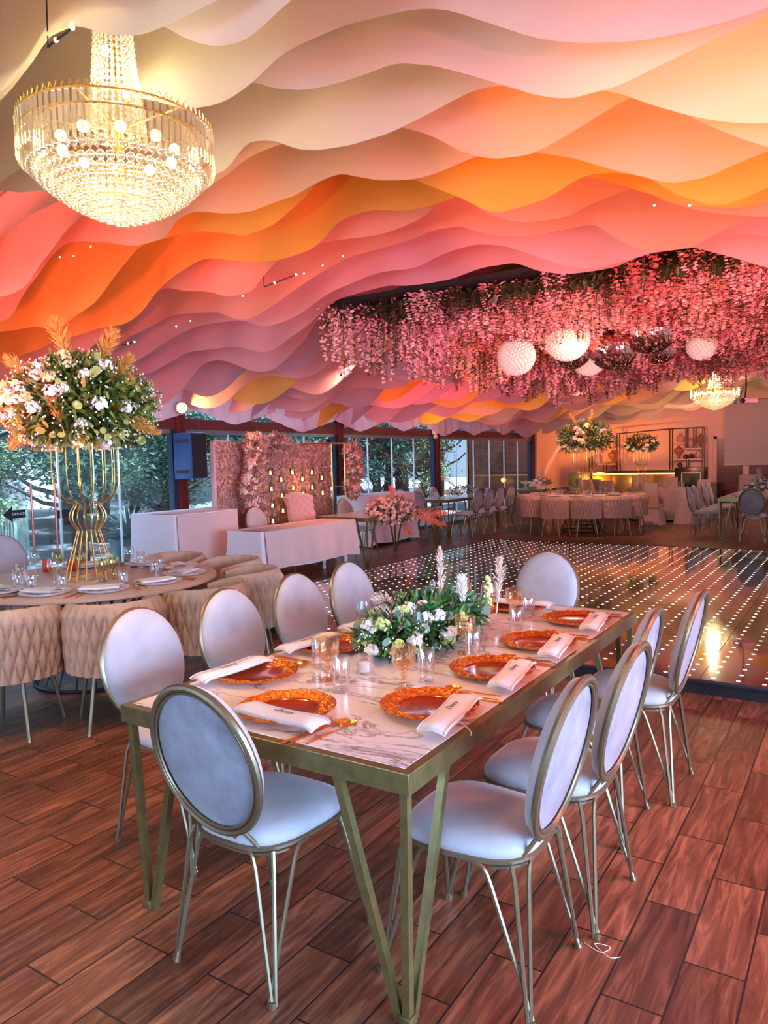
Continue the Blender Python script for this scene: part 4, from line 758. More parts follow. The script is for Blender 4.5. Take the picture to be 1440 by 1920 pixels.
# tall wire vase with bouquet
def make_vase(s=1,mt=WIRE):
    root=empty('wire_vase_stand'); prof=[(.19,.0),(.085,.37),(.10,.40),(.128,.485),(.12,.53),(.085,.565),(.15,.575),(.215,.66),(.235,.76),(.235,1.0)]
    P=smooth([(r,0,z) for r,z in prof[:2]]+[(0.085,0,.371)],1); m=MB()
    for k in range(16):
        a=2*PI*k/16; c,s_=math.cos(a),math.sin(a)
        m.tube([(.19*c,.19*s_,0),(.08*c,.08*s_,.37)],.0034,5)
        m.tube([(q.x*c,q.x*s_,q.z) for q in smooth([(.08,0,.37),(.125,0,.44),(.128,0,.50),(.09,0,.57)],4)],.0034,5)
        m.tube([(q.x*c,q.x*s_,q.z) for q in smooth([(.09,0,.57),(.17,0,.60),(.225,0,.68),(.238,0,.80),(.238,0,1.02)],4)],.0034,5)
    m.build('vertical_wires',mt,root)
    for r,z in ((.19,0.004),(.08,.37),(.15,.585),(.238,1.02)): m=MB(); m.tube([(r*math.cos(2*PI*k/40),r*math.sin(2*PI*k/40),z) for k in range(40)],.0042,6,closed=True); m.build('ring',mt,root); return root
vs_=make_vase(); vs_.location=(-4.95,3.5,ZT); tag(vs_,'tall golden wire vase stand on the left round table','vase','tall wire vase stands')
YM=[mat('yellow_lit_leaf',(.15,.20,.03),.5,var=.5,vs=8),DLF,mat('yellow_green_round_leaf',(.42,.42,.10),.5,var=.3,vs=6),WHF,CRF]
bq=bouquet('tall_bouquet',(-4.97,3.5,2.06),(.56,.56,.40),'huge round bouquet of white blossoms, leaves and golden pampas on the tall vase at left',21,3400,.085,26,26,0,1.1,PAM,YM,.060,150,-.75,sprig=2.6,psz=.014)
for i,(px,py,w_) in enumerate(((103,600,.10),(212,620,.09),(15,670,.08),(0,735,.09),(95,735,.10),(250,715,.09),(250,675,.08),(270,795,.07),(300,815,.06),(20,830,.08),(160,830,.06),(238,770,.07))):
    e=atd(px,py,5.25 if i in (4,10) else 5.5)-Vector((-4.97,3.5,2.06)); st=e*.35; m=MB(); 
    if i==4: st=atd(120,810,5.2)-Vector((-4.97,3.5,2.06))
    plume(m,st,e-st,(e-st).length,w_,rnd,260); m.build('pampas_plume',PAM,bq,smooth=False)
# ------------------------------------------------------------------ chandeliers
BULB=mat('lit_bulb',(1,.9,.7),.5,emit=(1,.82,.46),es=6)
def make_chandelier(lod=0):
    root=empty('crystal_chandelier'); GB=WIRE   # origin at the rim height
    rnd=random.Random(1)
    for (r,z,L,n,w_) in ((.50,0,.185,(84,40)[lod],.026),(.415,-.03,.20,(70,32)[lod],.024)):
        for k in range(n):
            if lod and k==0: m=MB()
            if not lod: m=MB()
            a=2*PI*(k+rnd.uniform(-.1,.1))/n; M=Matrix.Rotation(a,4,'Z')@Matrix.Translation((r,0,z)); 
            m.add([(0.008,-w_/2,0),(0.008,w_/2,0),(-.006,0,0),(0.008,-w_/2,-L),(0.008,w_/2,-L),(-.006,0,-L),(0,0,.012),(0,0,-L-.012)],[(0,1,4,3),(1,2,5,4),(2,0,3,5),(0,6,1),(1,6,2),(2,6,0),(3,4,7),(4,5,7),(5,3,7)],M)
            if not lod and n==84: m.build('crystal_prism',CRYST,root,smooth=False)
            elif not lod:
                if k==0: acc=MB()
                acc.add(m.v,m.f)
                if k==n-1: acc.build('inner_prism_ring',CRYST,root,smooth=False)
            elif k==n-1: m.build('prism_ring',CRYST,root,smooth=False)
    m=MB()
    for r,z in ((.50,.012),(.50,-.06),(.415,-.02),(.42,-.20),(.30,-.30),(.18,-.37)): m.tube([(r*math.cos(2*PI*k/60),r*math.sin(2*PI*k/60),z) for k in range(60)],.006,6,closed=True)
    for k in range(6): a=PI*k/3; m.tube([(0,0,.02),(.5*math.cos(a),.5*math.sin(a),.012)],.006,6)
    for k in range(84 if not lod else 0):
        a=2*PI*(k+.5)/84; c,s=math.cos(a),math.sin(a); m.tube([(.50*c-s*.016,.50*s+c*.016,.012),(.503*c,.503*s,.045),(.50*c+s*.016,.50*s-c*.016,.012)],.003,4)
    m.build('gold_frame',GB,root); m=MB(); m.tube([(0,0,-.25),(0,0,.62)],.012,8); m.lathe([(.001,.64),(.15,.62),(.15,.60),(.03,.56)],32); m.lathe([(.012,-.1),(.05,-.06),(.03,0),(.012,.04)],20); m.build('stem',GB,root)
    for i,(r,z) in enumerate(((.45,-.215),(.40,-.262),(.365,-.295),(.325,-.325),(.285,-.352),(.24,-.378),(.195,-.40),(.15,-.420),(.105,-.437),(.06,-.452),(.02,-.462))):
        n=max(3,int(2*PI*r/.047)); m=MB()
        for k in range(n): a=2*PI*(k+.5*(i%2))/n; m.ball((r*math.cos(a),r*math.sin(a),z),.0225,9 if not lod else 6,6 if not lod else 4)
        m.build('bead_ring',CRYST,root)
    for k in range(24 if not lod else 14):
        N_=24 if not lod else 14; a=2*PI*k/N_; m=MB(); nb=17
        for j in range(nb):
            t=j/(nb-1); r=.095+.045*t**1.5; m.ball((r*math.cos(a),r*math.sin(a),.585-.55*t),.013,6,5)
        m.build('bead_string',CRYST,root)
    for k in range(3):
        a=2*PI*k/3+.5; o=MB(); o.lathe([(.001,.13),(.016,.115),(.02,.09),(.012,.06)],12); o.build('bulb',BULB,root,loc=(.055*math.cos(a),.055*math.sin(a),.12+.10*k))
        MB().lathe([(.013,.0),(.013,.06),(.001,.06)],12).build('candle_sleeve',GB,root,loc=(.055*math.cos(a),.055*math.sin(a),.12+.10*k))
    for k in range(10):
        a=2*PI*k/10; MB().ball((.30*math.cos(a),.30*math.sin(a),-.08),.030,10,7).build('bulb',BULB,root)
    return root
c1=atd(221,252,3.60); ch1=make_chandelier(); ch1.location=c1; ch1.scale=(.865,.865,.865); tag(ch1,'large round crystal chandelier with glass prisms and gold rim, close at the upper left','chandelier')
c2=atd(1340,732,17.0); ch2=make_chandelier(1); ch2.location=(c2.x,c2.y,c2.z+.03); tag(ch2,'smaller looking distant crystal chandelier at the right, near the projection screen','chandelier')
for c,p in ((ch1.location,11),(ch2.location,55)):
    light('chandelier_light','POINT',(c.x,c.y,c.z-.05),None,(1,.83,.45),p,.12); light('chandelier_light','POINT',(c.x,c.y,c.z+.26),None,(1,.86,.50),p*1.2,.05)
light('chandelier_light','POINT',(c1.x,c1.y,c1.z-.6),None,(1,.88,.46),38,.05)
# ------------------------------------------------------------------ hanging flower ceiling
FX0,FX1,FY0,FY1=-4.85,.6,6.42,13.3
FLP=[mat('wisteria_pink',(.86,.36,.36),.6,var=.3,vs=6),mat('wisteria_peach',(.90,.46,.40),.6,var=.3,vs=6),mat('wisteria_deep_rose',(.62,.14,.13),.6,var=.3,vs=6)]
VLF=mat('vine_leaf',(.07,.045,.02),.5,var=.4,vs=8)
t=empty('flower_ceiling_panel',((FX0+FX1)/2,(FY0+FY1)/2,3.26)); tag(t,'black suspended panel with dark leaves that the pink flower strands hang from','ceiling panel')
w_,h_=(FX1-FX0)/2,(FY1-FY0)/2; MB().box((-w_,-h_,0),(w_,h_,.04)).build('backing_board',mat('black_board',(.008,.008,.008),.9),t,smooth=False)
m=MB(); rnd=random.Random(8)
for _ in range(5200):
    p=Vector((rnd.uniform(-w_,w_),rnd.uniform(-h_,h_) if rnd.random()<.6 else -h_+.05+rnd.random()**2*1.2,-.04-rnd.random()*.12)); m.leaf(p,Vector((rnd.uniform(-1,1),rnd.uniform(-1,1),-.6)),Vector((0,0,1)),rnd.uniform(.08,.15),.05,.4)
m.build('dark_foliage',mat('dark_vine_foliage',(.035,.05,.015),.5,var=.4,vs=6),t,smooth=False)
def strand(seed,kind,L,rw):
    rnd=random.Random(seed); m=MB(); nb=rnd.randint(5,8)
    if kind<3:
        for b in range(nb):
            x=rnd.gauss(0,rw*.5); y=rnd.gauss(0,rw*.5); z0=-rnd.uniform(0,.12)*L; LL=L*rnd.uniform(.45,1.0)
            m.cm=0; m.tube([(x*.5,y*.5,0),(x,y,z0-LL)],.003,4)
            n=int(LL*150)
            for k in range(n):
                t=k/n; z=z0-LL*t; r=.052*(1-t)**.55+.010; a=k*2.4; p=Vector((x+r*math.cos(a),y+r*math.sin(a),z)); m.cm=1 if rnd.random()<.93 else 0
                d=Vector((math.cos(a),math.sin(a),-.4))+rv(rnd)*.6; m.leaf(p,d,rv(rnd),.036*rnd.uniform(.7,1.3),.030,.3)
                if rnd.random()<.5: m.leaf(p,d+rv(rnd),rv(rnd),.03,.028,.3)
    else:
        for b in range(4):
            x=rnd.gauss(0,rw*.3); y=rnd.gauss(0,rw*.3); m.cm=0; LL=L*rnd.uniform(.6,1); m.tube([(x*.5,y*.5,0),(x,y,-LL)],.003,4)
            for k in range(int(LL*150)):
                z=-LL*rnd.random(); a=rnd.uniform(0,6.28); m.cm=0 if rnd.random()<.7 else 1; m.leaf(Vector((x,y,z)),Vector((math.cos(a),math.sin(a),-.5)),rv(rnd),.034,.014,.4)
    return m
SP=[]
for k in range(9):
    kind=[0,1,0,2,1,0,1,3,3][k]; o=strand(k+40,kind,(.62,.72,.5,.7,.56,.66,.6,.95,.8)[k],.16).build('hanging_flower_strand',[VLF,FLP[min(kind,2)]],smooth=False); SP.append(o)
rnd=random.Random(77); cnt=0; us={}
pos=[]
for gy in range(20):
    for gx in range(15):
        pos.append((FX0+.14+(FX1-FX0-.28)*(gx+rnd.uniform(-.35,.35)+(.5 if gy%2 else 0))/14.5,FY0+.10+(FY1-FY0-.2)*(gy+rnd.uniform(-.3,.3))/19.2))
for (x,y) in pos[:298]:
    k=rnd.choice((0,1,2,3,4,5,6,0,1,5,7,8)); edge=(x<FX0+.4 or y>FY1-.5 or y<FY0+.3)
    if edge and rnd.random()<.25: k=rnd.choice((7,8))
    o=SP[k] if k not in us else SP[k].copy()
    if k in us: col.objects.link(o)
    us[k]=1; s=rnd.uniform(.85,1.15); zs=rnd.uniform(.85,1.1)
    if x>-3.95 and y<9.6: zs*=.60 if k<7 else .5
    elif x>-3.0: zs*=.82
    o.location=(x,y,3.25); o.rotation_euler=(0,0,rnd.uniform(0,6.28)); o.scale=(s*1.2,s*1.2,s*zs)
    tag(o,'drooping strand of pink wisteria-like blossoms in the hanging flower ceiling' if k<7 else 'trailing dark leafy vine strand in the hanging flower ceiling','flower strand','hanging strands of the flower ceiling' if k<7 else 'leafy vine strands of the flower ceiling')
for k in range(9):
    if k not in us: bpy.data.objects.remove(SP[k])
# mirror balls and crystal globes
MIR=mat('mirror_tile',(.85,.35,.32),.07,1); CRG=mat('crystal_globe_glass',(.92,.80,.74),.22,.35,emit=(1,.80,.62),es=.10)  # red of the mirror tiles is reflected pink put into their colour
def mirrorball(name,c,r,lab,nz=22):
    t=empty(name,c); tag(t,lab,'mirror ball'); rnd=random.Random(int(r*999)); m=MB()
    for i in range(nz):
        p0,p1=PI*i/nz,PI*(i+1)/nz; n=max(4,int(2*nz*math.sin((p0+p1)/2)))
        for k in range(n):
            a0,a1=2*PI*(k+.04)/n,2*PI*(k+.96)/n; P=lambda p,a:Vector((r*math.sin(p)*math.cos(a),r*math.sin(p)*math.sin(a),r*math.cos(p)))
            q=[P(p0+.004,a0),P(p1-.004,a0),P(p1-.004,a1),P(p0+.004,a1)]; j=rv(rnd)*r*.012; q=[q[0]+j,q[1]-j,q[2]+j*.5,q[3]-j*.5]; m.add(q,[(0,1,2,3)])
    m.build('mirror_tiles',MIR,t,smooth=False); MB().ball((0,0,0),r*.97,24,16).build('core',mat('ball_core',(.15,.03,.03),.5),t); m=MB(); m.tube([(0,0,r*.97),(0,0,3.26-c[2])],.006,6); m.lathe([(.02,r*1.06),(.03,r*.99)],12); m.build('hanging_rod',DARKM,t)
def globe(c,r,lab):
    t=empty('crystal_globe_lamp',c); tag(t,lab,'globe lamp'); m=MB(); N_=int(4*PI/(.0235/ r)**2*.26); g=PI*(3-math.sqrt(5)); br=.020
    N_=int(3.0*(r/br)**2)
    for k in range(N_):
        z=1-2*(k+.5)/N_; q=math.sqrt(1-z*z); a=k*g; m.ball((r*q*math.cos(a),r*q*math.sin(a),r*z),br,6,4)
    m.build('crystal_beads',CRG,t,smooth=False); MB().ball((0,0,0),r*.93,24,16).build('glowing_core',mat('globe_core',(.8,.5,.4),.5,emit=(1,.62,.45),es=.5),t); m=MB(); m.tube([(0,0,r*.9),(0,0,3.26-c[2])],.005,6); m.build('hanging_rod',DARKM,t)
D=8.8
for (px,py,rp,k,dd,lab) in ((968,668,33,'g',0,'crystal globe lamp, lowest and leftmost of the hanging globes'),(1048,606,42,'g',.5,'large crystal globe lamp partly hidden in the pink flowers, upper of the big pair'),(1063,634,40,'g',0,'large crystal globe lamp, lower of the big pair'),(1104,672,30,'g',1.0,'small crystal globe lamp peeping out under the red mirror balls'),(1192,632,40,'g',.7,'crystal globe lamp mostly behind the large red mirror ball'),(1315,648,25,'g',.2,'crystal globe lamp at the right, half in the flowers'),
  (974,618,34,'m',0,'red mirror ball, leftmost, above the lowest globe lamp'),(1116,582,36,'m',.3,'red mirror ball high among the flowers, above the centre'),(1072,655,37,'m',.6,'red mirror ball behind the big globe lamps, lower left'),(1150,648,46,'m',0,'large red mirror ball in the lower centre of the cluster'),(1220,615,48,'m',-.2,'largest red mirror ball, right of centre'),(1236,648,34,'m',.3,'red mirror ball below the largest one, at right'),(1135,620,34,'m',1.2,'golden looking mirror ball behind the centre of the cluster')):
    d=D+dd; c=atd(px,py,d); r=rp/FPX*d
    (globe(c,r,lab) if k=='g' else mirrorball('mirror_ball',c,r,lab))
light('globe_glow','POINT',atd(1090,640,8.3)-Vector((0,0,.15)),None,(1,.6,.4),22,.1)
# ------------------------------------------------------------------ covered tables on the window side
LIN=mat('pale_table_linen',(.74,.68,.70),.85,bump=.12,bs=120); LINP=mat('blush_runner_linen',(.70,.50,.46),.85,bump=.12,bs=120)
def clothed(x0,x1,y0,y1,h,drop,lab,legs=True,runner=True,seed=1,name='clothed_table'):
    cx,cy=(x0+x1)/2,(y0+y1)/2; t=empty(name,(cx,cy,0)); tag(t,lab,'table'); hx,hy=(x1-x0)/2,(y1-y0)/2
    MB().bbox((-hx+.01,-hy+.01,h-.035),(hx-.01,hy-.01,h-.004)).build('tabletop',WOODM,t)
    if legs:
        for sx in (-1,1):
            for sy in (-1,1): MB().lathe([(.001,0),(.025,.0),(.028,.03),(.018,.06),(.032,.12),(.034,.2),(.022,.24),(.036,.28),(.036,h-.04)],16).build('turned_leg',mat('white_painted_wood',(.72,.68,.68),.5),t,loc=(sx*(hx-.09),sy*(hy-.12),0))
    else:
        for sx in (-1,1):
            for sy in (-1,1): MB().bbox((-.02,-.02,0),(.02,.02,h-.04)).build('leg',DARKM,t,loc=(sx*(hx-.09),sy*(hy-.12),0))
    rnd=random.Random(seed); per=2*(x1-x0+y1-y0); ph=[rnd.uniform(0,6.28) for _ in range(4)]
    def pt(s):
        s=(s%1)*per; a,b=x1-x0,y1-y0
        if s<a: return (-hx+s,-hy,0,-1)
        s-=a
        if s<b: return (hx,-hy+s,1,0)
        s-=b
        if s<a: return (hx-s,hy,0,1)
        s-=a; return (-hx,hy-s,-1,0)
    def corner(x,y): return max(0,1-min(math.hypot(abs(x)-hx,abs(y)-hy)/.22,1))
    def fn(u,v):
        x,y,nx,ny=pt(u); c=corner(x,y); q=Vector((x,y,0)); dg=Vector((math.copysign(1,x),math.copysign(1,y),0)); n=Vector((nx,ny,0)).lerp(dg*.9,c*.9)
        s=u*per; w=(math.sin(s*9+ph[0])+.6*math.sin(s*17+ph[1])+.5*math.sin(s*5+ph[2]))*.012*v; fl=.012+.05*v*v*(.4+c*1.1)
        q=q+n*(fl+w); q.z=h-.004*(v>0)-drop*v*(1+.05*c+(.02*math.sin(s*4+ph[3]))); q.z=max(q.z,.006); return q
    m=MB(); m.cm=0; m.grid(fn,200,12,closeu=True); m.add([(-hx-.01,-hy-.01,h),(hx+.01,-hy-.01,h),(hx+.01,hy+.01,h),(-hx-.01,hy+.01,h)],[(0,1,2,3)]); m.build('tablecloth',LIN,t,ang=70)
    if runner:   # blush overlay hanging down the long side
        def f2(u,v):
            y=-hy+.015+(2*hy-.03)*u; s=y*9+ph[2]; 
            if v<.25: return (-.1+(hx+.1+.02)*v/.25,y,h+.006)
            w=(v-.25)/.75; return (hx+.03+.055*w+.014*math.sin(s)*w+.008*math.sin(s*2.3)*w,y+.02*math.sin(s*.5)*w,h+.004-drop*.97*w)
        MB().grid(f2,60,16).build('blush_overlay',LINP,t,ang=70)
    return t
clothed(-8.25,-7.42,6.50,7.62,.97,.93,'tall buffet table under white and blush cloth beside the speaker post',False)
clothed(-6.92,-6.34,6.95,8.95,.745,.50,'long white and blush clothed table with turned white legs, in front of the flower wall',True)
clothed(-8.3,-7.62,11.2,12.85,.96,.90,'tall clothed table behind the flower column, left of the window chairs',False)
# flower wall
FWL=mat('dusty_rose_blossom_wall',(.55,.30,.25),.85,var=.45,vs=26,bump=1.0,bs=40)
t=empty('flower_wall',(-7.98,9.3,0)); tag(t,'large dusty rose flower wall with hanging candle frames, in front of the window','flower wall'); rnd=random.Random(6)
m=MB(); m.bbox((-.06,-1.18,.02),(0,1.28,1.93),.01); m.build('backing_panel',FWL,t); 
m=MB(); m.bbox((-.06,-1.50,.02),(.0,-1.20,1.93),.01,Matrix.Translation((0,0,0))); m.build('side_panel',FWL,t); m=MB(); m.bbox((-.07,-1.53,.0),(.01,-1.50,1.95),.004); m.bbox((-.07,-1.53,1.93),(.01,-1.18,1.955),.004); m.build('white_edge',FRM,t)
m=MB()
for _ in range(5200):
    y=rnd.uniform(-1.5,1.27); z=rnd.uniform(.05,1.92); 
    if abs(y+1.19)<.018: continue
    n=Vector((1,rnd.uniform(-.7,.7),rnd.uniform(-.7,.7))); m.disc(Vector((.012+rnd.random()*.02,y,z)),n,rnd.uniform(.012,.026),6)
tag(m.build('small_blossoms',mat('rose_taupe_petals',(.50,.27,.22),.8,var=.5,vs=20),t,smooth=False),kind='stuff')
FL1=mat('candle_flame',(1,.8,.4),.5,emit=(1,.72,.25),es=18); WAXG=mat('lit_wax',(.95,.75,.45),.5,emit=(1,.55,.2),es=1.2)
m=MB(); PX=lambda zx,zy,X=-7.90: onx(400+zx/5.143,790+zy/5.143,X)
chains=[(550,400,950),(655,440,850),(762,380,940),(855,380,720),(950,330,720),(1045,430,720),(465,700,900)]
for x,y0,y1 in chains:
    a=PX(x,y0); b=PX(x+22,y1) if x>500 else PX(x+10,y1); m.tube([a-t.location,b-t.location],.006,5)
m.build('hanging_chain',SH,t)
CN={}
for i,(x,y) in enumerate(((550,485),(655,550),(762,480),(858,545),(950,480),(1045,535),(560,640),(662,705),(770,630),(868,690),(955,625),(1055,680),(465,730),(570,800),(672,850),(775,780),(470,895),(450,590),(785,925),(575,950))):
    p=PX(x,y,-7.88); h=empty('candle_frame',p); cn=0 if x<500 else 1 if x<600 else 2 if x<700 else 3 if x<800 else 4 if x<900 else 5 if x<1000 else 6; CN[cn]=CN.get(cn,0)+1; W7=('first','second','third','fourth','fifth','sixth','seventh'); tag(h,'tealight frame on the flower wall, %s from the top in the %s column from left'%(W7[CN[cn]-1],W7[cn]),'candle holder','tealight frames on the flower wall'); q=.052; m=MB()
    m.tube([(0,-q,-q*1.1),(0,q,-q*1.1),(0,q,q*1.1),(0,-q,q*1.1)],.005,closed=True,sq=True); m.bbox((-.02,-q,-q*1.1-.004),(.03,q,-q*1.1+.004),.001); m.build('frame',SH,h,smooth=False)
    MB().lathe([(.001,-.053),(.022,-.053),(.022,-.025),(.001,-.025)],14).build('tealight',WAXG,h); MB().ball((0,0,-.008),.011,8,6,1,1,1.7).build('flame',FL1,h)
light('candle_glow','POINT',(-7.72,9.6,1.25),None,(1,.5,.15),5,.15)
# floral garland on the wall, the flower column, the gold stand
DRY2=mat('dusty_brown_leaf',(.42,.25,.18),.7,var=.5,vs=10); DM=[DRY2,mat('blush_dry_leaf',(.62,.38,.30),.6,var=.4,vs=8),DRY,mat('ivory_dry_petal',(.85,.70,.62),.6),PEA]
def fl_px(name,cx,cy,X,ry,rz,lab,seed,**k): p=onx(cx,cy,X); return bouquet(name,p,(.11,ry,rz),lab,seed,420,.10,7,8,2,.9,mat('coral_pampas',(.75,.26,.14),.85,var=.2,vs=30),DM,.060,22,-1,sprig=.3,psz=.016,**k)
garland=[(480,835,.22,.16,'top'),(520,832,.30,.13,'top middle'),(478,870,.16,.24,'upper left'),(470,915,.14,.22,'middle left'),(478,950,.16,.16,'bottom left')]
for i,(cx,cy,ry,rz,w_) in enumerate(garland): fl_px('flower_garland',cx,cy,-7.70,ry,rz,'dried rose and coral flower bunch on the %s of the flower wall'%w_,50+i)
for i,(cy,w_) in enumerate(((852,'top'),(882,'middle'),(912,'lower'))): fl_px('flower_column',(662,665,661)[i],cy,-7.75,(.20,.19,.13)[i],.22,'dried orange and rose flower column, %s bunch'%w_,70+i)
m=MB(); O=Vector((-7.8,10.8,0)); a=onx(575,831,-7.8); b=onx(645,831,-7.8); m.tube([a-O,b-O],.014); c=onx(621,832,-7.8); m.tube([c-O,(c.x-O.x,c.y-O.y,0)],.014); m.tube([b-O,(b.x-O.x,b.y-O.y,0)],.014); c=onx(618,912,-7.8);d=onx(640,912,-7.8); m.tube([c-O,d-O],.008)
tag(m.build('arch_stand',WIRE,loc=O),'thin golden pole arch stand holding the flower column','stand')
# tufted throne chair
THR=mat('pink_velvet_throne',(.75,.42,.36),.7,sheen=.5,bump=.1,bs=20)
p=onx(585,975,-7.35); t=empty('tufted_throne_chair',(p.x,p.y,0),R(-90)); tag(t,'high-backed tufted pink velvet throne chair in front of the flower wall','chair'); m=MB()
def tf(u,v): 
    w=.25+.09*v+.02*math.sin(v*6); x=(u-.5)*2*w; z=.45+.66*v-(.07*(u*2-1)**2 if v>.9 else 0); tuft=.022*abs(math.sin(u*PI*5+ (v*5)*PI))*abs(math.sin(u*PI*5-(v*5)*PI)); return (x,-.22+.10*((u-.5)*2)**2-.12*v+tuft,z)
m.grid(tf,40,30); m.grid(lambda u,v:tuple(Vector(tf(u,v))+Vector((0,-.07,0))),20,12)
for u in (0,1): m.grid(lambda s,v,u=u:tuple(Vector(tf(u,v))+Vector((0,-.07*s,0))),3,20)
m.grid(lambda s,u:tuple(Vector(tf(u,1))+Vector((0,-.07*s,.02*math.sin(s*PI)))),5,20)
m.build('tufted_back',THR,t,ang=80); m=MB(); m.bbox((-.29,-.24,.33),(.29,.28,.48),.05,seg=4); m.build('seat',THR,t)
for sx in (-1,1):
    for sy in (-1,1): MB().tube([(sx*.24,sy*.2,.34),(sx*.26,sy*.24,0)],[.025,.014],10).build('leg',WOODM,t)
def oc(x,y,a,lab,g='oval-back chairs along the window wall'): return place(chair,x,y,a,lab,False,g)
p=onx(533,985,-7.0); oc(p.x-.25,p.y,90,'pink lit oval-back chair between the flower wall and the long clothed table')
p=onx(657,955,-7.3); oc(-7.2,p.y+.1,90,'orange looking oval-back chair at the small marble table by the flower column')
p=onx(690,1000,-7.0)
# small marble table
mt2=copy_tree(mt_); mt2.location=(-6.66,10.2,0); mt2.scale=(.80,.96,1); mt2['label']='marble-top table with hairpin legs beyond the long clothed table, carrying the coral bouquet'
BQ=[DRY2,DLF,DRY,mat('blush_blossom',(.80,.48,.42),.6,var=.2,vs=9),PEA]; CP=mat('coral_plume',(.90,.28,.17),.8,var=.15,vs=30)
b2=atd(738,958,11.6); bo=bouquet('low_bouquet',b2,(.40,.55,.23),'bushy blush and coral bouquet with coral plumes spilling over the end of the marble table','31' and 31,700,.08,60,50,0,1,CP,BQ,.032,40,-.9,sprig=1.2,psz=.012)
for (px,py,w_) in ((835,965,.10),(832,985,.10),(815,978,.10),(770,1000,.08),(690,975,.10),(735,915,.09)):
    e=atd(px,py,11.6)-b2; m=MB(); plume(m,e*.3,e,e.length*.72,w_,random.Random(px),240); m.build('coral_plume',CP,bo,smooth=False)
# window-side long table and chairs
mt3=copy_tree(mt_); mt3.location=(-7.60,14.8,0); mt3.scale=(.70,1.09,1); mt3['label']='long hairpin-leg table along the window wall with oval-back chairs on both sides'
oc(-7.66,13.30,0,'dark backed oval-back chair at the near end of the long window-side table')
for i,y in enumerate((13.85,14.4,14.95,15.55)): oc(-6.96,y,-90,'oval-back chair on the room side of the window-side table, %s from the left'%('first','second','third','fourth')[i])
for i,y in enumerate((13.75,14.5,15.2)): oc(-8.18,y,90,'oval-back chair on the glass side of the window-side table, %s from the left'%('first','second','third')[i])
AR=mat('grey_white_floral',(.55,.55,.55),.6,var=.3,vs=9)
def runner_fl(x,y,z,rx,ry,rz,lab,seed): return bouquet('table_runner_flowers',(x,y,z),(rx,ry,rz),lab,seed,180,.08,10,4,2,.7,PAMC,[DLF,AR,EUC,WHF,CRF],.04,20,-.3,sprig=.4,psz=.018)
runner_fl(-7.6,14.9,.86,.18,.75,.13,'low white flower runner on the window-side table',91)
mt4=copy_tree(mt_); mt4.location=(-7.4,19.2,0); mt4.scale=(.8,.9,1); mt4['label']='far window-side table with white flower runner, near the corner post'
runner_fl(-7.4,19.2,.88,.2,.7,.15,'low white flower runner on the far window-side table',92)
for i,(x,y) in enumerate(((-7.6,13.75),(-7.4,13.9),(-7.75,13.9),(-7.4,15.8),(-7.2,18.6),(-7.5,18.4),(-7.2,19.9),(-7.7,15.9))): put('tb2',x,y,.762,0,'clear tumbler on the tables along the window wall','glass','tumblers on the window-side tables')
# covered chairs
CVR=mat('champagne_chair_cover',(.50,.36,.32),.8,bump=.15,bs=80)
def make_covered():
    root=empty('covered_chair'); rnd=random.Random(3); m=MB()
    def sk(u,v):
        a=2*PI*u; c,s=math.cos(a),math.sin(a); x=abs(c)**.5*math.copysign(1,c); y=abs(s)**.5*math.copysign(1,s); r=.22+.05*v+.018*v*math.sin(a*11)+.01*v*math.sin(a*7+1); return (x*r,y*r*1.05,.47-.465*v)
    m.grid(sk,90,10,closeu=True); m.add([sk(k/40,0) for k in range(40)],[tuple(range(40))]); m.build('skirt',CVR,root,ang=70)
    m=MB(); m.grid(lambda u,v:((lambda a:(.215*(1-.04*v)*abs(math.cos(a))**.4*math.copysign(1,math.cos(a)),-.22-.08*v+.045*abs(math.sin(a))**.6*math.copysign(1,math.sin(a)),.40+.55*v))(2*PI*u)),48,10,closeu=True)
    m.add([(-.206,-.345,.95),(.206,-.345,.95),(.206,-.255,.95),(-.206,-.255,.95)],[(0,1,2,3)]); m.build('back_cover',CVR,root,ang=60)
    for sx in (-1,1): MB().bbox((sx*.19-.015,-.25,0),(sx*.19+.015,-.22,.1)).build('leg',FRM,root)
    return root
cc=make_covered(); tag(cc,'x','chair')
cv=[(1222,975,14.6*1.15,0,'champagne covered chair seen from behind, in front of the far clothed round table'),(1293,972,16.8,-75,'champagne covered chair seen from its side, right of the far clothed round table'),(1148,962,19,15,'champagne covered chair with grey-lit back, behind the far woven chairs'),(1255,958,20.5,170,'champagne covered chair on the far side of the clothed round table'),(1120,955,20,40,'champagne covered chair, second left of the grey-lit one'),(1105,955,20.6,55,'champagne covered chair, leftmost behind the far woven chairs'),(1132,953,20.3,30,'champagne covered chair directly left of the grey-lit one'),(1205,955,21,150,'champagne covered chair beyond the table, near the bar'),(1302,962,18.3,-60,'champagne covered chair behind the right-hand covered chair')]
for i,(px,py,D_,a,l) in enumerate(cv): p=atd(px,920,D_); place(cc,p.x,p.y,a,l,i==0,'champagne covered chairs near the bar')
def round_cloth(x,y,r,lab,h=.76,drop=.72):
    t=empty('clothed_round_table',(x,y,0)); tag(t,lab,'table'); MB().lathe([(.001,h-.005),(r-.01,h-.005),(r-.01,h-.03),(.001,h-.03)],40).build('tabletop',WOODM,t)
    m=MB(); m.grid(lambda u,v:((r+.01+(.05+.035*math.sin(2*PI*u*14)+.02*math.sin(2*PI*u*9+1))*v)*math.cos(2*PI*u),(r+.01+(.05+.035*math.sin(2*PI*u*14)+.02*math.sin(2*PI*u*9+1))*v)*math.sin(2*PI*u),h-drop*v),140,10,closeu=True); m.add([((r+.01)*math.cos(2*PI*k/60),(r+.01)*math.sin(2*PI*k/60),h) for k in range(60)],[tuple(range(60))]); m.build('tablecloth',CVR,t,ang=70)
    m=MB(); m.lathe([(.2,0),(.05,.05),(.05,h-.03)],16); m.build('pedestal',DARKM,t); return t
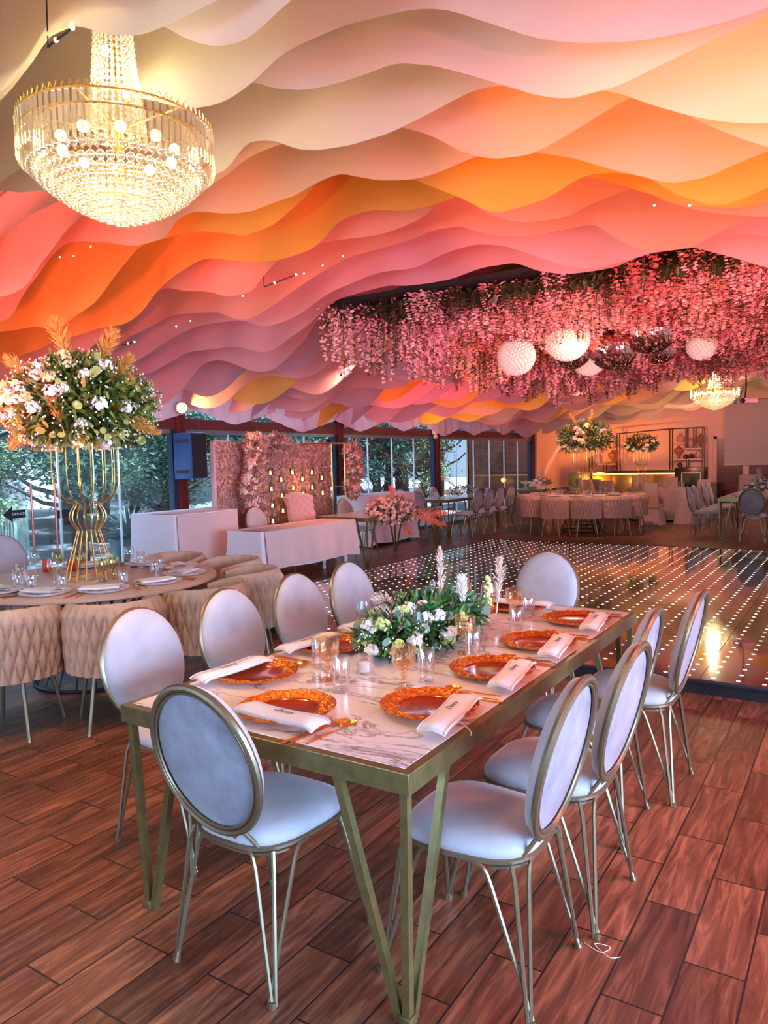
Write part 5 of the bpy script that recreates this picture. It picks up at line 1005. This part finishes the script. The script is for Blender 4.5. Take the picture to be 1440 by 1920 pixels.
p=atd(1240,930,18.2); round_cloth(p.x,p.y,.80,'round table under a champagne cloth among covered chairs near the bar'); RC=p
for i in range(7): a=i*.9; put('tb2',RC.x+.5*math.cos(a),RC.y+.5*math.sin(a),.762,0,'clear glass on the clothed round table near the bar','glass','glasses on the far clothed round table')
v3=copy_tree(vs_); v3.location=(RC.x-.35,RC.y+.8,.762); 
p=atd(1203,850,18.6); v3.location=(p.x,p.y,.55+.2); v3.scale=(.8,.8,1.0); v3['label']='golden wire vase stand in front of the bar, farther and smaller'
p=atd(1203,833,18.6); bouquet('tall_bouquet',p,(.40,.40,.24),'dark leafy bouquet with thin plumes in front of the bar, the smaller far one',33,500,.10,8,8,9,1.0,PAM,[DLF,DLF,EUC,WHF,CRF],.05,30,-.7,sprig=.4,psz=.02)
# far round table with woven chairs
rt2=copy_tree(rt); rt2.location=(-5.08,15.55,0); rt2['label']='far round banquet table ringed by woven chairs, beyond the dance floor'
for i,a in enumerate((-100,-67,-34,-1,32,-133,-166,161,128,65,98)):
    x=-5.08+1.07*math.cos(R(a)); y=15.55+1.07*math.sin(R(a)); place(wv,x,y,math.degrees(math.atan2(-5.08-x,15.55-y)),'woven tub chair at the far round table, '+('second from the left in front','middle one in front','second from the right in front','rightmost in front','on the right side','leftmost in front','on the left side','on the far left side','behind on the left','behind on the right','directly behind')[i],False,'woven chairs around the far round table')
v2=copy_tree(vs_); v2.location=(-5.0,15.6,.762); v2['label']='tall golden wire vase stand on the far round table'; v2.scale=(1.15,1.15,1)
p=atd(1088,822,16.0); b_=bouquet('tall_bouquet',(-5.0,15.6,p.z),(.60,.60,.40),'large dark green and pink bouquet on the tall vase of the far round table',35,900,.10,14,14,8,1.0,PAM,[GLF,DLF,EUC,CRF,PNK],.06,60,-.7,sprig=.6,psz=.02)
rnd=random.Random(5)
for i in range(16): a=i*.393; r_=.45+.2*(i%2); put('tb2' if i%3 else 'gg',-5.08+r_*math.cos(a),15.55+r_*math.sin(a),.762,0,'%s on the far round table'%('clear tumbler' if i%3 else 'olive goblet'),'glass' if i%3 else 'goblet','tumblers on the far round table' if i%3 else 'goblets on the far round table')
for i in range(9): a=i*.7; put('ch2',-5.08+.70*math.cos(a),15.55+.70*math.sin(a),.762,0,'white plate on the far round table','plate','plates on the far round table')
# far right table
mt5=copy_tree(mt_); mt5.location=(-1.72,16.0,0); mt5.scale=(.95,1.02,1); mt5['label']='far right hairpin-leg table with oval-back chairs, by the projection screen'
FR='oval-back chairs around the far right table'
oc(-1.66,14.62,0,'oval-back chair seen from behind at the near end of the far right table',FR)
for i,(x,y) in enumerate(((-2.55,15.15),(-2.55,15.7),(-2.55,16.7),(-2.55,17.25))): oc(x,y,90,'oval-back chair on the left side of the far right table, %s from the viewer'%('first','second','third','fourth')[i],FR)
for i,(x,y) in enumerate(((-.9,15.2),(-.9,16.0))): oc(x,y,-90,'oval-back chair on the right side of the far right table, %s from the viewer'%('first','second')[i],FR)
runner_fl(-1.7,15.9,.9,.25,.6,.18,'low bouquet of cream flowers and pink plumes on the far right table',93)
for i in range(6): put('tb2',-1.95+.1*(i%2),15.1+.3*i,.762,0,'clear tumbler on the far right table','glass','tumblers on the far right table')
for i,(x,y,f) in enumerate(((-2.05,15.15,0),(-2.05,15.75,0),(-2.05,16.7,0))): put('nk2',x,y,.765,90,'white napkin on the far right table, %s from the viewer'%('first','second','third')[i],'napkin','napkins on the far right table')
p=atd(1395,900,20); 
for i,(px,D_) in enumerate(((1398,20.5),(1408,20.9))): p=atd(px,900,D_); place(cc,p.x,p.y,180,'pale covered chair behind the far right table, %s of the pair'%('left','right')[i],False,'pale covered chairs behind the far right table')
# oval chairs behind the left round table
oc(-6.75,3.96,100,'oval-back chair by the window at the far left, its pale back turned to the glass','oval-back chairs by the left window'); oc(-6.95,3.60,80,'yellow lit oval-back chair cut off by the left edge of the picture','oval-back chairs by the left window')
# speaker and spotlight on the first post
p=onx(357,855,-8.20); t=empty('wall_speaker',p,R(-8)); tag(t,'black loudspeaker with blue-lit side mounted on the dark red post','speaker'); M=Matrix.Rotation(R(12),4,'Z')
m=MB(); m.bbox((-.17,-.16,-.33),(.17,.16,.33),.012,M); m.build('cabinet',mat('blue_lit_speaker_cabinet',(.02,.075,.22),.35),t); m=MB(); m.bbox((.17,-.145,-.315),(.182,.145,.315),.004,M); m.build('grille',mat('speaker_grille',(.008,.008,.01),.8),t)  # black cabinet coloured blue for the daylight on its side
m=MB(); m.bbox((-.12,-.166,.19),(.12,-.158,.24),.003,M); m.bbox((-.12,-.166,-.25),(.12,-.158,-.20),.003,M); m.build('side_handle',mat('speaker_recess',(.015,.02,.03),.6),t); m=MB(); m.tube([(-.17,0,.1),(-.30,0,.1)],.02); m.tube([(0,0,-.33),(0,0,-.36)],.05); m.build('bracket',DARKM,t)
p=onx(341,765,-8.22); t=empty('par_spotlight',p); tag(t,'round glowing LED spotlight on top of the dark red post','spotlight'); d=(E0-p).normalized(); Q=d.to_track_quat('Z','Y').to_matrix().to_4x4()
MB().lathe([(.001,-.14),(.07,-.13),(.095,0),(.088,.0),(.080,-.015),(.001,-.015)],28,Q).build('housing',DARKM,t); m=MB()
for k in range(19): r_=(0,.032,.062)[0 if k==0 else 1 if k<7 else 2]; a=k*PI/3 if k<7 else k*PI/6; c=Q@Vector((r_*math.cos(a),r_*math.sin(a),-.008)); m.ball(c,.013,8,6)
m.build('led_lens',mat('spot_led',(1,.8,.35),.4,emit=(1,.72,.25),es=16),t)
light('par_beam','SPOT',p+d*.12,p+Vector((1.6,1.6,.6)),(1,.5,.12),60,.05,angle=110)
p=onx(620,830,-8.4); m=MB(); m.tube(smooth([(0,-.02,.9),(0,.02,.6),(.03,.05,.45),(0,.1,.3)],4),.006,5); tag(m.build('loose_cable',CORD,loc=(-8.35,7.85,1.45)),'thin cable hanging beside the wall speaker','cable')
p=onx(815,816,-8.42); t=empty('security_camera',p); tag(t,'small white security camera on the third post','camera'); MB().bbox((-.04,-.05,.02),(.04,.05,.14),.01).build('mount',mat('white_plastic_camera',(.7,.7,.7),.4),t); MB().ball((.02,0,-.03),.055,14,10).build('dome',mat('dark_dome',(.5,.5,.52),.2),t)
# ------------------------------------------------------------------ unused prototypes
for k,o in PR.items():
    if k not in USED:
        for c in list(o.children): bpy.data.objects.remove(c)
        bpy.data.objects.remove(o)
for o in protoL:
    if o.parent is None: bpy.data.objects.remove(o)
